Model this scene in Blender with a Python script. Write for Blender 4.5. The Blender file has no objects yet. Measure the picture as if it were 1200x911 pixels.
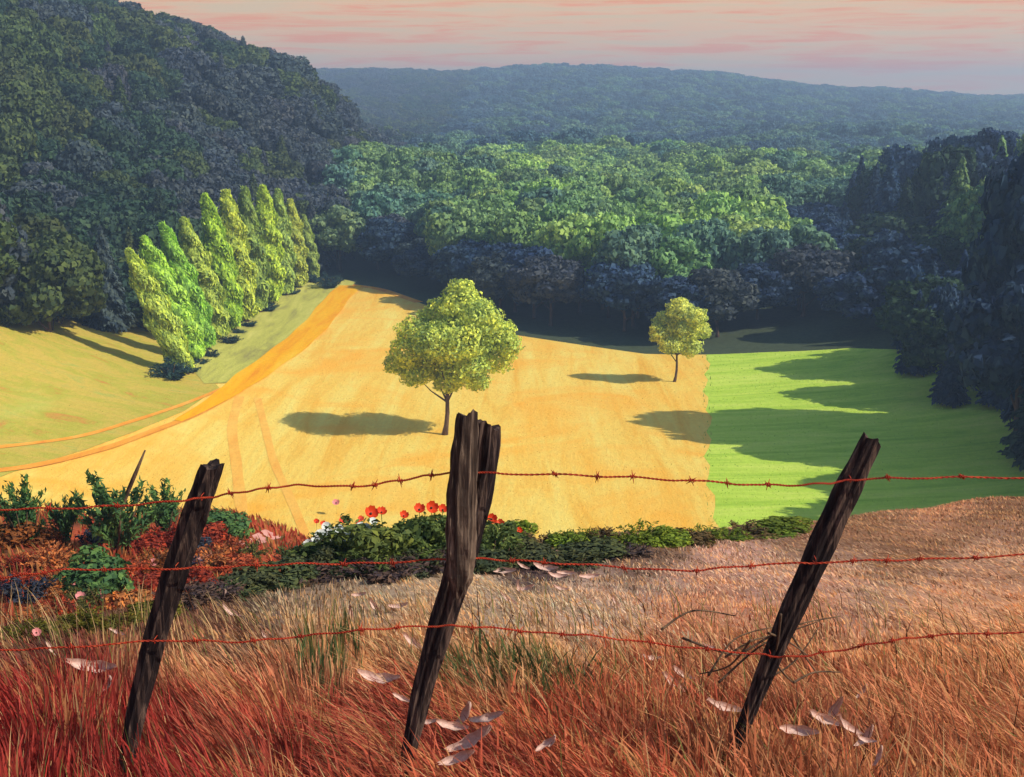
import bpy, math, random
import numpy as np
from mathutils import Vector, Matrix
from mathutils.geometry import delaunay_2d_cdt

random.seed(7)
RNG = np.random.default_rng(7)
SC = bpy.context.scene
COL = SC.collection

# ------------------------------------------------------------------ camera
EYE = 33.0
F = 1448.0                      # focal length in photo pixels (photo 1200 wide)
PITCH = math.atan((455.5 - 125.0) / F)
cam_data = bpy.data.cameras.new("camera")
cam_data.sensor_width = 36.0
cam_data.lens = F / 1200.0 * 36.0
cam_data.clip_start = 0.05
cam_data.clip_end = 20000.0
cam = bpy.data.objects.new("camera", cam_data)
COL.objects.link(cam)
cam.location = (0, 0, EYE)
cam.rotation_euler = (math.pi / 2 - PITCH, 0, 0)
SC.camera = cam


def lin(r, g, b):
    f = lambda c: (c / 255 / 12.92) if c / 255 <= 0.04045 else ((c / 255 + 0.055) / 1.055) ** 2.4
    return (f(r), f(g), f(b))


# ------------------------------------------------------------------ world
SUN_EL = math.radians(38.5)
SUN_AZ = math.radians(20)
SUN_DIR = Vector((math.cos(SUN_EL) * math.cos(SUN_AZ),
                  -math.cos(SUN_EL) * math.sin(SUN_AZ), math.sin(SUN_EL)))   # towards the sun
world = bpy.data.worlds.new("World")
SC.world = world
world.use_nodes = True
nt = world.node_tree
nt.nodes.clear()
wout = nt.nodes.new("ShaderNodeOutputWorld")
sky = nt.nodes.new("ShaderNodeTexSky")
sky.sky_type = 'NISHITA'
sky.sun_disc = False
sky.sun_elevation = SUN_EL
sky.sun_rotation = math.atan2(SUN_DIR.x, SUN_DIR.y)
sky.air_density = 1.3
sky.ozone_density = 3.0
bg1 = nt.nodes.new("ShaderNodeBackground")
bg1.inputs["Strength"].default_value = 0.135
nt.links.new(sky.outputs[0], bg1.inputs[0])
tc = nt.nodes.new("ShaderNodeTexCoord")
mp = nt.nodes.new("ShaderNodeMapping")
mp.inputs["Scale"].default_value = (9, 9, 170)
mp.inputs["Rotation"].default_value = (0, math.radians(1.2), 0)
nt.links.new(tc.outputs["Generated"], mp.inputs[0])
nz = nt.nodes.new("ShaderNodeTexNoise")
nz.inputs["Scale"].default_value = 1.0
nz.inputs["Distortion"].default_value = 0.5
nz.inputs["Detail"].default_value = 7
nz.inputs["Roughness"].default_value = 0.62
nt.links.new(mp.outputs[0], nz.inputs["Vector"])
cr = nt.nodes.new("ShaderNodeValToRGB")
cr.color_ramp.elements[0].position = 0.38
cr.color_ramp.elements[0].color = (*lin(228, 196, 150), 1)
cr.color_ramp.elements[1].position = 0.62
cr.color_ramp.elements[1].color = (*lin(246, 160, 104), 1)
e = cr.color_ramp.elements.new(0.5)
e.color = (*lin(240, 192, 142), 1)
nt.links.new(nz.outputs["Fac"], cr.inputs[0])
bg2 = nt.nodes.new("ShaderNodeBackground")
bg2.inputs["Strength"].default_value = 1.18
nt.links.new(cr.outputs[0], bg2.inputs[0])
sx = nt.nodes.new("ShaderNodeSeparateXYZ")
nt.links.new(tc.outputs["Generated"], sx.inputs[0])
mr = nt.nodes.new("ShaderNodeMapRange")
mr.interpolation_type = 'SMOOTHSTEP'
mr.inputs["From Min"].default_value = 0.13
mr.inputs["From Max"].default_value = 0.34
nt.links.new(sx.outputs["Z"], mr.inputs["Value"])
mx = nt.nodes.new("ShaderNodeMixShader")
nt.links.new(mr.outputs[0], mx.inputs[0])
nt.links.new(bg2.outputs[0], mx.inputs[1])
nt.links.new(bg1.outputs[0], mx.inputs[2])
nt.links.new(mx.outputs[0], wout.inputs["Surface"])

# ------------------------------------------------------------------ sun
sd = bpy.data.lights.new("sun", 'SUN')
sd.energy = 4.9
sd.angle = math.radians(0.5)
sd.color = (1.0, 0.93, 0.82)
so = bpy.data.objects.new("sun", sd)
COL.objects.link(so)
so.location = (60, -40, 120)
so.rotation_euler = SUN_DIR.to_track_quat('Z', 'Y').to_euler()

SC.view_settings.view_transform = 'Standard'
SC.view_settings.look = 'None'
SC.view_settings.exposure = 0.0
SC.view_settings.gamma = 1.0
SC.view_settings.use_curve_mapping = False
SC.cycles.use_denoising = True
SC.cycles.max_bounces = 5
SC.cycles.diffuse_bounces = 3
SC.cycles.glossy_bounces = 1
SC.cycles.transmission_bounces = 3
SC.cycles.volume_bounces = 0
SC.cycles.transparent_max_bounces = 4
SC.cycles.sample_clamp_indirect = 6


# ------------------------------------------------------------------ terrain
def sp(v, k):
    """soft ramp: 0 below, v above, rounded over k"""
    return k * np.logaddexp(0, np.asarray(v, float) / k)


def smax(a, b, k):
    return k * np.logaddexp(a / k, b / k)


def sstep(v, a, b):
    t = np.clip((v - a) / (b - a), 0, 1)
    return t * t * (3 - 2 * t)


def gauss(x, y, cx, cy, sx_, sy_, rot=0.0):
    c, s_ = math.cos(rot), math.sin(rot)
    u = (x - cx) * c + (y - cy) * s_
    v = -(x - cx) * s_ + (y - cy) * c
    return np.exp(-0.5 * ((u / sx_) ** 2 + (v / sy_) ** 2))


def valley(x, y):
    z = 9.0 * gauss(x, y, -72, 133, 18.5, 25)                                 # meadow knoll
    z = z + 55.0 * gauss(x, y, -150, 400, 72, 112) * sstep(-x, 34, 70)      # wooded hill
    z = z + 20.0 * gauss(x, y, -130, 235, 42, 50) * sstep(-x, 60, 105)
    z = z + 22.0 * gauss(x, y, 114, 170, 33, 72)                            # wooded hill at the right
    und = 4.0 * np.sin(x / 47.0 + 1.0) * np.sin(y / 61.0) + 2.5 * np.sin(x / 23.0 + y / 37.0)
    z = z + und * sstep(y, 235, 300) * (1 - sstep(y, 700, 1000))
    z = z + 5.0 * gauss(x, y, -20, 330, 60, 45) + 4.0 * gauss(x, y, 60, 330, 50, 40)
    ang = x / np.maximum(y, 50.0)
    top = 60.0 - 40.0 * sstep(ang, 0.05, 0.42) + 2.0 * np.sin(ang * 21) + 1.5 * np.sin(ang * 47)
    far = top * sstep(y, 620, 1750)
    z = z + far
    return z


def ground(x, y):
    x = np.asarray(x, float)
    y = np.asarray(y, float)
    yc = sum(np.interp(x + o_, [-8, -3.8, -2.95, -2.17, -1.46, 0, 3.7, 9.8, 20], [8.5, 9.3, 10.7, 12.6, 14.1, 15.5, 17.9, 23.6, 30.0])
             for o_ in (-0.6, -0.2, 0.2, 0.6)) / 4
    drop = 1.6 + 0.25 * y + 0.50 * sp(y - yc, 0.6)
    drop = drop + 0.035 * np.sin(x * 1.9 + 0.6 * y) + 0.04 * np.sin(y * 1.3 - x * 0.7)
    fore = EYE - drop
    spur = 29.0 - 0.215 * y - 0.75 * sp(y - 38, 2.0) - 0.8 * sp(x + 5.6 + 0.05 * (y - 20), 1.2) \
        - 0.9 * sp(12.0 - y, 1.5) + 0.18 * np.sin(x * 0.9) * np.sin(y * 0.5)
    z = smax(fore, spur, 0.35)
    return smax(z, valley(x, y), 1.2)


CP, SP_ = math.cos(PITCH), math.sin(PITCH)


def ray(px, py):
    u = (px - 600.0) / F
    v = (455.5 - py) / F
    return np.array([u, CP + v * SP_, -SP_ + v * CP])


def at(px, py, Y):
    d = ray(px, py)
    t = Y / d[1]
    return Vector((d[0] * t, Y, EYE + d[2] * t))


_T = np.concatenate([np.linspace(1.5, 60, 1500), np.geomspace(60, 3000, 2500)])


def hit(px, py, tmin=0.0):
    d = ray(px, py)
    t = _T[_T > tmin]
    below = EYE + d[2] * t < ground(d[0] * t, d[1] * t)
    if not below.any():
        return None
    i = int(np.argmax(below))
    a, b = (t[i - 1] if i else 0.5), t[i]
    for _ in range(18):
        m = 0.5 * (a + b)
        if EYE + d[2] * m < float(ground(d[0] * m, d[1] * m)):
            b = m
        else:
            a = m
    return Vector((d[0] * b, d[1] * b, EYE + d[2] * b))


def proj(x, y, z):
    dz = z - EYE
    depth = y * CP - dz * SP_
    depth = np.where(depth < 0.1, 0.1, depth)
    return 600 + F * x / depth, 455.5 - F * (y * SP_ + dz * CP) / depth


# ------------------------------------------------------------------ helpers
def mesh_obj(name, verts, faces, mat=None, parent=None, smooth=False, face_rnd=None, col=None):
    me = bpy.data.meshes.new(name)
    verts = np.asarray(verts, dtype=np.float32)
    if isinstance(faces, np.ndarray):
        n, k = faces.shape
        me.vertices.add(len(verts))
        me.vertices.foreach_set("co", verts.ravel())
        me.loops.add(n * k)
        me.loops.foreach_set("vertex_index", faces.astype(np.int32).ravel())
        me.polygons.add(n)
        me.polygons.foreach_set("loop_start", np.arange(0, n * k, k, dtype=np.int32))
        me.polygons.foreach_set("loop_total", np.full(n, k, dtype=np.int32))
        me.update(calc_edges=True)
    else:
        me.from_pydata([tuple(map(float, v)) for v in verts], [], faces)
    if face_rnd is not None:
        a = me.attributes.new("rnd", 'FLOAT', 'FACE')
        a.data.foreach_set("value", np.asarray(face_rnd, dtype=np.float32))
    if col is not None:
        a = me.attributes.new("Col", 'FLOAT_COLOR', 'POINT')
        c4 = np.ones((len(verts), 4), dtype=np.float32)
        c4[:, :3] = col
        a.data.foreach_set("color", c4.ravel())
    if smooth:
        me.polygons.foreach_set("use_smooth", np.ones(len(me.polygons), dtype=bool))
    if mat:
        me.materials.append(mat)
    o = bpy.data.objects.new(name, me)
    COL.objects.link(o)
    if parent:
        o.parent = parent
    return o


def tag(o, label=None, cat=None, group=None, kind=None):
    if label:
        o["label"] = label
    if cat:
        o["category"] = cat
    if group:
        o["group"] = group
    if kind:
        o["kind"] = kind
    return o


def empty(name, loc, label, cat, group=None, rot=(0, 0, 0)):
    o = bpy.data.objects.new(name, None)
    o.empty_display_size = 0.3
    COL.objects.link(o)
    o.location = loc
    o.rotation_euler = rot
    return tag(o, label, cat, group)


def tube(pts, radii, sides=7, cap=True, wob=0.0, flat=1.0):
    """verts / faces of a tube through pts"""
    pts = [Vector(p) for p in pts]
    n = len(pts)
    V, Fc = [], []
    up = Vector((0.13, 0.31, 0.94)).normalized()
    for i in range(n):
        t = (pts[min(i + 1, n - 1)] - pts[max(i - 1, 0)]).normalized()
        a = t.cross(up)
        if a.length < 0.1:
            a = t.cross(Vector((1, 0, 0)))
        a.normalize()
        b = t.cross(a)
        for k in range(sides):
            th = 2 * math.pi * k / sides
            r = radii[i] * (1 + wob * math.sin(k * 2.4 + i * 0.7))
            V.append(pts[i] + a * (math.cos(th) * r) + b * (math.sin(th) * r * flat))
    for i in range(n - 1):
        for k in range(sides):
            k2 = (k + 1) % sides
            Fc.append((i * sides + k, i * sides + k2, (i + 1) * sides + k2, (i + 1) * sides + k))
    if cap:
        Fc.append(tuple(range(sides - 1, -1, -1)))
        Fc.append(tuple((n - 1) * sides + k for k in range(sides)))
    return V, Fc


def merge(parts):
    V, Fc = [], []
    for v, f in parts:
        o = len(V)
        V += list(v)
        Fc += [tuple(i + o for i in q) for q in f]
    return V, Fc


# ------------------------------------------------------------------ materials
def new_mat(name):
    m = bpy.data.materials.new(name)
    m.use_nodes = True
    n = m.node_tree
    n.nodes.clear()
    out = n.nodes.new("ShaderNodeOutputMaterial")
    return m, n, out


def N(n, kind, **kw):
    x = n.nodes.new(kind)
    for k, v in kw.items():
        if k in x.inputs:
            x.inputs[k].default_value = v
        else:
            setattr(x, k, v)
    return x


def ramp(n, fac, stops):
    r = n.nodes.new("ShaderNodeValToRGB")
    el = r.color_ramp.elements
    el[0].position, el[0].color = stops[0][0], (*stops[0][1], 1)
    el[1].position, el[1].color = stops[-1][0], (*stops[-1][1], 1)
    for p, c in stops[1:-1]:
        q = el.new(p)
        q.color = (*c, 1)
    n.links.new(fac, r.inputs[0])
    return r.outputs[0]


def noise(n, scale, vec_scale=(1, 1, 1), rot=(0, 0, 0), detail=6, rough=0.6, coord="Object", dist=0.0):
    t = n.nodes.new("ShaderNodeTexCoord")
    m = n.nodes.new("ShaderNodeMapping")
    m.inputs["Scale"].default_value = vec_scale
    m.inputs["Rotation"].default_value = rot
    n.links.new(t.outputs[coord], m.inputs[0])
    z = n.nodes.new("ShaderNodeTexNoise")
    z.inputs["Scale"].default_value = scale
    z.inputs["Detail"].default_value = detail
    z.inputs["Roughness"].default_value = rough
    z.inputs["Distortion"].default_value = dist
    n.links.new(m.outputs[0], z.inputs["Vector"])
    return z.outputs["Fac"]


def mixc(n, fac, a, b, mode='MIX'):
    x = n.nodes.new("ShaderNodeMix")
    x.data_type = 'RGBA'
    x.blend_type = mode
    for sock, v in ((x.inputs[0], fac), (x.inputs[6], a), (x.inputs[7], b)):
        if isinstance(v, (int, float)):
            sock.default_value = v
        elif isinstance(v, tuple):
            sock.default_value = (*v, 1)
        else:
            n.links.new(v, sock)
    return x.outputs[2]


def finish(n, out, color, rough=0.9, bump=None, bs=0.3, bd=0.05, spec=0.2):
    p = N(n, "ShaderNodeBsdfPrincipled")
    p.inputs["Roughness"].default_value = rough
    p.inputs["Specular IOR Level"].default_value = spec
    if isinstance(color, tuple):
        p.inputs["Base Color"].default_value = (*color, 1)
    else:
        n.links.new(color, p.inputs["Base Color"])
    if bump is not None:
        b = N(n, "ShaderNodeBump")
        b.inputs["Strength"].default_value = bs
        b.inputs["Distance"].default_value = bd
        n.links.new(bump, b.inputs["Height"])
        n.links.new(b.outputs[0], p.inputs["Normal"])
    n.links.new(p.outputs[0], out.inputs["Surface"])


def mat_field(name, stops, vs, scale, bump_d=0.3, rot=(0, 0, 0), second=None):
    m, n, out = new_mat(name)
    f = noise(n, scale, vs, rot, detail=9, rough=0.68, dist=0.6)
    c = ramp(n, f, stops)
    f2 = noise(n, 2.2, (1, 0.6, 1), detail=8, rough=0.75)
    c = mixc(n, 0.55, c, ramp(n, f2, [(0.3, (0.72, 0.72, 0.72)), (0.7, (1.0, 1.0, 1.0))]), 'MULTIPLY')
    if second:
        f3 = noise(n, second[0], (1, 1, 1), detail=5, rough=0.6, dist=1.0)
        c = mixc(n, ramp(n, f3, [(second[1], (0, 0, 0)), (second[2], (1, 1, 1))]), c, second[3])
    finish(n, out, c, 0.95, f2, 0.5, bump_d, 0.1)
    return m


M_YELLOW = mat_field("stubble_yellow", [(0.3, lin(248, 184, 62)), (0.48, lin(255, 212, 96)), (0.7, lin(255, 230, 120))],
                     (0.42, 0.035, 1), 1.0, 0.35, (0, 0, math.radians(4)), (0.06, 0.48, 0.70, lin(252, 182, 62)))
M_GREEN = mat_field("meadow_green", [(0.3, lin(156, 196, 54)), (0.5, lin(194, 222, 78)), (0.72, lin(220, 232, 106))],
                    (0.05, 0.5, 1), 1.0, 0.25)
M_KNOLL = mat_field("knoll_grass", [(0.28, lin(214, 136, 70)), (0.42, lin(184, 178, 66)), (0.56, lin(210, 180, 80)), (0.72, lin(150, 178, 80))],
                    (0.06, 0.32, 0.5), 1.0, 0.3, (0, 0, math.radians(-32)), (0.035, 0.55, 0.8, lin(176, 196, 92)))
M_VERGE = mat_field("verge_grass", [(0.3, lin(150, 140, 84)), (0.5, lin(196, 192, 88)), (0.7, lin(220, 210, 110))],
                    (0.5, 0.06, 1), 1.0, 0.3)
M_LANE = mat_field("lane_ochre", [(0.3, lin(246, 150, 16)), (0.5, lin(255, 184, 16)), (0.75, lin(255, 204, 60))],
                   (0.6, 0.05, 1), 1.0, 0.15)
M_RUT = mat_field("rut_orange", [(0.3, lin(226, 132, 52)), (0.5, lin(246, 164, 56)), (0.75, lin(252, 190, 90))],
                  (0.4, 0.1, 1), 1.0, 0.15)
M_FAINT = mat_field("faint_rut", [(0.3, lin(246, 168, 66)), (0.5, lin(253, 190, 82)), (0.75, lin(255, 206, 100))],
                   (0.4, 0.1, 1), 1.0, 0.15)
M_PINK = mat_field("path_pink", [(0.3, lin(200, 130, 110)), (0.5, lin(222, 156, 140)), (0.75, lin(236, 180, 160))],
                   (0.9, 0.4, 1), 1.5, 0.05)

# ground: vertex colours say which soil or sward lies where, noise breaks it up
m, n, out = new_mat("ground_soil")
att = N(n, "ShaderNodeAttribute", attribute_name="Col")
f1 = noise(n, 1.6, (1, 1, 1), detail=9, rough=0.7, dist=0.8)
f2 = noise(n, 14.0, (1.5, 0.5, 1), detail=6, rough=0.7)
c = mixc(n, 0.9, att.outputs["Color"], ramp(n, f1, [(0.3, (0.55, 0.52, 0.5)), (0.5, (0.95, 0.95, 0.95)), (0.7, (1.25, 1.2, 1.15))]), 'MULTIPLY')
c = mixc(n, 0.6, c, ramp(n, f2, [(0.3, (0.6, 0.6, 0.6)), (0.7, (1.2, 1.2, 1.2))]), 'MULTIPLY')
finish(n, out, c, 0.95, f1, 0.6, 0.08, 0.1)
M_GROUND = m


def mat_leaf(name, attr_type='INSTANCER', tint=None, trans=0.28, nscale=0.35):
    m, n, out = new_mat(name)
    if tint is None:
        a = N(n, "ShaderNodeAttribute", attribute_name="tint")
        a.attribute_type = attr_type
        base = a.outputs["Color"]
    else:
        base = mixc(n, 0.0, tint, tint)
    r = N(n, "ShaderNodeAttribute", attribute_name="rnd")
    c = mixc(n, 1.0, base, ramp(n, r.outputs["Fac"], [(0.0, (0.52, 0.6, 0.74)), (0.5, (0.98, 0.98, 0.92)), (1.0, (1.5, 1.38, 0.98))]), 'MULTIPLY')
    f = noise(n, nscale, (1, 1, 1), detail=3, rough=0.6)
    c = mixc(n, 1.0, c, ramp(n, f, [(0.35, (0.68, 0.78, 0.92)), (0.65, (1.25, 1.18, 0.95))]), 'MULTIPLY')
    p = N(n, "ShaderNodeBsdfPrincipled")
    p.inputs["Roughness"].default_value = 0.75
    p.inputs["Specular IOR Level"].default_value = 0.15
    n.links.new(c, p.inputs["Base Color"])
    t = N(n, "ShaderNodeBsdfTranslucent")
    n.links.new(c, t.inputs["Color"])
    ms = N(n, "ShaderNodeMixShader")
    ms.inputs[0].default_value = trans
    n.links.new(p.outputs[0], ms.inputs[1])
    n.links.new(t.outputs[0], ms.inputs[2])
    n.links.new(ms.outputs[0], out.inputs["Surface"])
    return m


M_LEAF = mat_leaf("foliage")
M_LEAFB = mat_leaf("shrub_foliage", nscale=2.2)

m, n, out = new_mat("bark")
f = noise(n, 3.0, (3, 3, 0.6), detail=6)
finish(n, out, ramp(n, f, [(0.3, lin(58, 44, 36)), (0.6, lin(112, 88, 66)), (0.8, lin(140, 112, 84))]), 0.9, f, 0.8, 0.05)
M_BARK = m


def mat_wood(name, dark, mid, light):
    m, n, out = new_mat(name)
    f = noise(n, 30.0, (1, 1, 0.05), detail=8, rough=0.7, dist=0.4)
    f2 = noise(n, 5.0, (1, 1, 0.5), detail=4)
    c = ramp(n, f, [(0.34, dark), (0.5, mid), (0.62, light), (0.75, mid)])
    c = mixc(n, 0.7, c, ramp(n, f2, [(0.35, (0.5, 0.46, 0.46)), (0.65, (1.1, 1.05, 1.0))]), 'MULTIPLY')
    finish(n, out, c, 0.85, f, 0.9, 0.012, 0.2)
    return m


M_POST = mat_wood("weathered_wood", lin(20, 14, 18), lin(44, 33, 32), lin(112, 92, 80))
M_POSTL = mat_wood("grey_weathered_wood", lin(38, 30, 28), lin(80, 66, 56), lin(150, 130, 110))
m, n, out = new_mat("rusty_wire")
f = noise(n, 25.0, detail=5)
finish(n, out, ramp(n, f, [(0.3, lin(120, 38, 26)), (0.52, lin(178, 58, 32)), (0.72, lin(196, 92, 56))]), 0.7, f, 0.4, 0.003)
M_WIRE = m

m, n, out = new_mat("grass_blade")
att = N(n, "ShaderNodeAttribute", attribute_name="Col")
p = N(n, "ShaderNodeBsdfPrincipled")
p.inputs["Roughness"].default_value = 0.7
p.inputs["Specular IOR Level"].default_value = 0.2
n.links.new(att.outputs["Color"], p.inputs["Base Color"])
t = N(n, "ShaderNodeBsdfTranslucent")
n.links.new(att.outputs["Color"], t.inputs["Color"])
ms = N(n, "ShaderNodeMixShader")
ms.inputs[0].default_value = 0.3
n.links.new(p.outputs[0], ms.inputs[1])
n.links.new(t.outputs[0], ms.inputs[2])
n.links.new(ms.outputs[0], out.inputs["Surface"])
M_BLADE = m


def mat_petal(name, c0, c1, trans=0.3):
    m, n, out = new_mat(name)
    f = noise(n, 20.0, (1, 1, 1), detail=4)
    c = ramp(n, f, [(0.3, c0), (0.7, c1)])
    p = N(n, "ShaderNodeBsdfPrincipled")
    p.inputs["Roughness"].default_value = 0.6
    n.links.new(c, p.inputs["Base Color"])
    t = N(n, "ShaderNodeBsdfTranslucent")
    n.links.new(c, t.inputs["Color"])
    ms = N(n, "ShaderNodeMixShader")
    ms.inputs[0].default_value = trans
    n.links.new(p.outputs[0], ms.inputs[1])
    n.links.new(t.outputs[0], ms.inputs[2])
    n.links.new(ms.outputs[0], out.inputs["Surface"])
    return m


M_PALE = mat_petal("pale_petal", lin(214, 172, 152), lin(242, 212, 196))
M_POPPY = mat_petal("poppy_petal", lin(225, 52, 14), lin(250, 92, 30))
M_WHITE = mat_petal("white_petal", lin(200, 214, 206), lin(240, 240, 228))
M_ROSE = mat_petal("pink_petal", lin(226, 120, 120), lin(246, 176, 168))
M_CORE = mat_petal("flower_core", lin(40, 30, 26), lin(70, 60, 36), 0.05)
M_STEM = mat_petal("flower_stem", lin(70, 92, 44), lin(110, 130, 60), 0.1)

# ------------------------------------------------------------------ the ground sheet
rad = np.concatenate([[0.0], np.geomspace(0.8, 2300, 560)])
th = np.concatenate([np.arange(-180, -50, 4.0), np.arange(-50, 50, 0.33), np.arange(50, 180, 4.0)])
th = np.radians(th)
nr, nth = len(rad), len(th)
RR, TT = np.meshgrid(rad, th, indexing='ij')
X = (RR * np.sin(TT))
Y = (RR * np.cos(TT))
Z = ground(X, Y)
verts = np.stack([X.ravel(), Y.ravel(), Z.ravel()], 1)
ii, jj = np.meshgrid(np.arange(nr - 1), np.arange(nth), indexing='ij')
j2 = (jj + 1) % nth
faces = np.stack([ii * nth + jj, ii * nth + j2, (ii + 1) * nth + j2, (ii + 1) * nth + jj], -1).reshape(-1, 4)
faces = faces[:, ::-1]


def fore_colour(x, y, n=None):
    """colour of the hillside sward near the camera, by where it grows"""
    px, py = proj(x, y, ground(x, y))
    w = 26 * np.sin(px / 61.0) + 18 * np.sin(px / 23.0 + py / 31.0)
    py2 = py + w
    anchors = [  # px, py, rx, ry, colour
        (90, 860, 170, 75, lin(150, 34, 28)), (330, 850, 90, 60, lin(168, 74, 44)), (400, 880, 150, 55, lin(150, 42, 34)),
        (560, 860, 130, 60, lin(172, 88, 52)), (690, 850, 100, 70, lin(186, 66, 34)), (600, 790, 90, 30, lin(88, 82, 54)),
        (850, 840, 140, 70, lin(140, 70, 44)), (1080, 850, 150, 90, lin(176, 100, 62)), (1120, 760, 130, 60, lin(206, 138, 88)),
        (960, 790, 90, 50, lin(186, 108, 70)), (760, 790, 70, 40, lin(168, 96, 60)), (250, 790, 120, 40, lin(176, 112, 78)),
        (90, 780, 110, 30, lin(120, 62, 48)), (420, 770, 130, 30, lin(206, 146, 98)), (640, 760, 90, 30, lin(210, 150, 96)),
        (860, 740, 120, 30, lin(204, 140, 104)), (480, 705, 150, 40, lin(178, 150, 122)), (680, 700, 120, 35, lin(184, 152, 128)),
        (870, 690, 130, 35, lin(200, 152, 132)), (1090, 690, 120, 40, lin(196, 146, 116)), (230, 700, 120, 30, lin(104, 66, 50)),
        (60, 750, 90, 25, lin(86, 58, 54)), (420, 655, 150, 18, lin(78, 66, 56)), (640, 645, 120, 16, lin(76, 56, 60)),
        (820, 645, 130, 14, lin(134, 100, 74)), (1080, 630, 160, 18, lin(146, 102, 72)), (1000, 660, 150, 20, lin(170, 132, 108)),
    ]
    W = np.zeros(np.shape(px))
    C = np.zeros(np.shape(px) + (3,))
    for ax, ay, rx, ry, col_ in anchors:
        g = np.exp(-0.5 * (((px - ax) / (rx * 0.66)) ** 2 + ((py2 - ay) / (ry * 0.66)) ** 2)) + 1e-9
        W = W + g
        C = C + g[..., None] * np.array(col_)
    return C / W[..., None]


xf, yf = X.ravel(), Y.ravel()
colr = np.tile(np.array(lin(74, 84, 58)), (len(xf), 1))
near = (yf > 0.5) & (yf < 45)
colr[near] = fore_colour(xf[near], yf[near])
backm = (yf <= 0.5) & (np.hypot(xf, yf) < 60)
colr[backm] = lin(166, 110, 76)
onspur = (yf > 12) & (yf < 46) & (xf < -3.2 - 0.02 * yf) & (xf < -0.12 * yf)
ns = int(onspur.sum())
g = np.sin(xf[onspur] * 1.3 + 2 * np.sin(yf[onspur] * 0.5)) * 0.5 + 0.5
colr[onspur] = np.array(lin(186, 84, 50)) * g[:, None] + np.array(lin(120, 74, 46)) * (1 - g[:, None])
ground_o = mesh_obj("ground", verts, faces, M_GROUND, smooth=True, col=colr)
tag(ground_o, kind="structure")


# ------------------------------------------------------------------ fields and lane draped on the valley floor
def drape(name, poly, step, lift, mat, kind="structure"):
    poly = [Vector((p[0], p[1])) for p in poly]
    # densify the edge
    edge = []
    for i, a in enumerate(poly):
        b = poly[(i + 1) % len(poly)]
        k = max(1, int((b - a).length / step))
        for j in range(k):
            edge.append(a + (b - a) * (j / k))
    xs = [p.x for p in edge]
    ys = [p.y for p in edge]
    pts = list(edge)
    gx = np.arange(min(xs), max(xs), step)
    gy = np.arange(min(ys), max(ys), step)
    for x in gx:
        for y in gy:
            pts.append(Vector((float(x) + 0.01, float(y) + 0.007)))
    ne = len(edge)
    res = delaunay_2d_cdt(pts, [(i, (i + 1) % ne) for i in range(ne)], [list(range(ne))], 1, 1e-4)
    vo, _, fo = res[0], res[1], res[2]
    A = np.array([(v.x, v.y) for v in vo])
    z = ground(A[:, 0], A[:, 1]) + lift
    V = np.stack([A[:, 0], A[:, 1], z], 1)
    o = mesh_obj(name, V, [tuple(f) for f in fo], mat, smooth=True)
    bm_flip(o)
    return tag(o, kind=kind)


def bm_flip(o):
    me = o.data
    if len(me.polygons) and me.polygons[0].normal.z < 0:
        me.flip_normals()


def P(*pp, tmin=70):
    r = []
    for q in pp:
        h = hit(q[0], q[1], tmin)
        r.append((h.x, h.y))
    return r


def smooth_line(pts, k=6):
    out = []
    n_ = len(pts)
    for i in range(n_ - 1):
        p0, p1, p2, p3 = [np.array(pts[min(max(j, 0), n_ - 1)], float) for j in (i - 1, i, i + 1, i + 2)]
        for s in range(k):
            t = s / k
            out.append(0.5 * (2 * p1 + (p2 - p0) * t + (2 * p0 - 5 * p1 + 4 * p2 - p3) * t * t + (3 * p1 - p0 - 3 * p2 + p3) * t ** 3))
    out.append(np.array(pts[-1], float))
    return out


# world-space outlines (metres), valley floor at z = 0
yf_poly = [(-39, 142), (-36, 146), (-33, 180), (-32.5, 215), (-29, 228), (-22, 222), (-14, 206), (0, 180), (9, 172), (18, 164),
           (26, 162), (23.5, 145), (20, 122), (17, 100), (15.5, 88), (14, 74), (-30, 70), (-52, 74), (-50, 92), (-46, 104), (-39, 118), (-36, 132)]
gf_poly = [(26, 162), (34, 161), (44, 158), (52, 150), (56, 130), (56, 105), (54, 80), (14, 74), (15.5, 88), (17, 100), (20, 122), (23.5, 145)]
SEAM = [(26, 162)]
for y_ in np.arange(159, 90, -3.0):
    SEAM.append((float(np.interp(y_, [88, 100, 122, 145, 162], [15.5, 17, 20, 23.5, 26])) + 0.35 * math.sin(y_ * 0.7) + 0.25 * math.sin(y_ * 1.9 + 1), float(y_)))
SEAM.append((15.5, 88))
i0, i1 = yf_poly.index((26, 162)), yf_poly.index((15.5, 88))
yf_poly = yf_poly[:i0] + SEAM + yf_poly[i1 + 1:]
i0 = gf_poly.index((15.5, 88))
gf_poly = gf_poly[1:i0] + SEAM[::-1]
drape("stubble_field", yf_poly, 2.0, 0.05, M_YELLOW)
drape("green_field", gf_poly, 2.0, 0.055, M_GREEN)
kn_poly = [(-34, 140), (-35, 128), (-37.5, 119), (-40, 112), (-44, 104), (-48, 92), (-50, 76), (-112, 76), (-130, 130), (-125, 175), (-90, 186), (-66, 178), (-50, 168), (-40, 152)]
drape("hill_meadow", kn_poly, 2.0, 0.10, M_KNOLL)
vg_poly = [(-41, 152), (-42, 170), (-41, 200), (-40, 232), (-34, 238), (-29.5, 232), (-31, 205), (-32, 180), (-33, 158), (-33.5, 143), (-36, 141)]
drape("grass_verge", vg_poly, 2.0, 0.14, M_VERGE)


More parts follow.
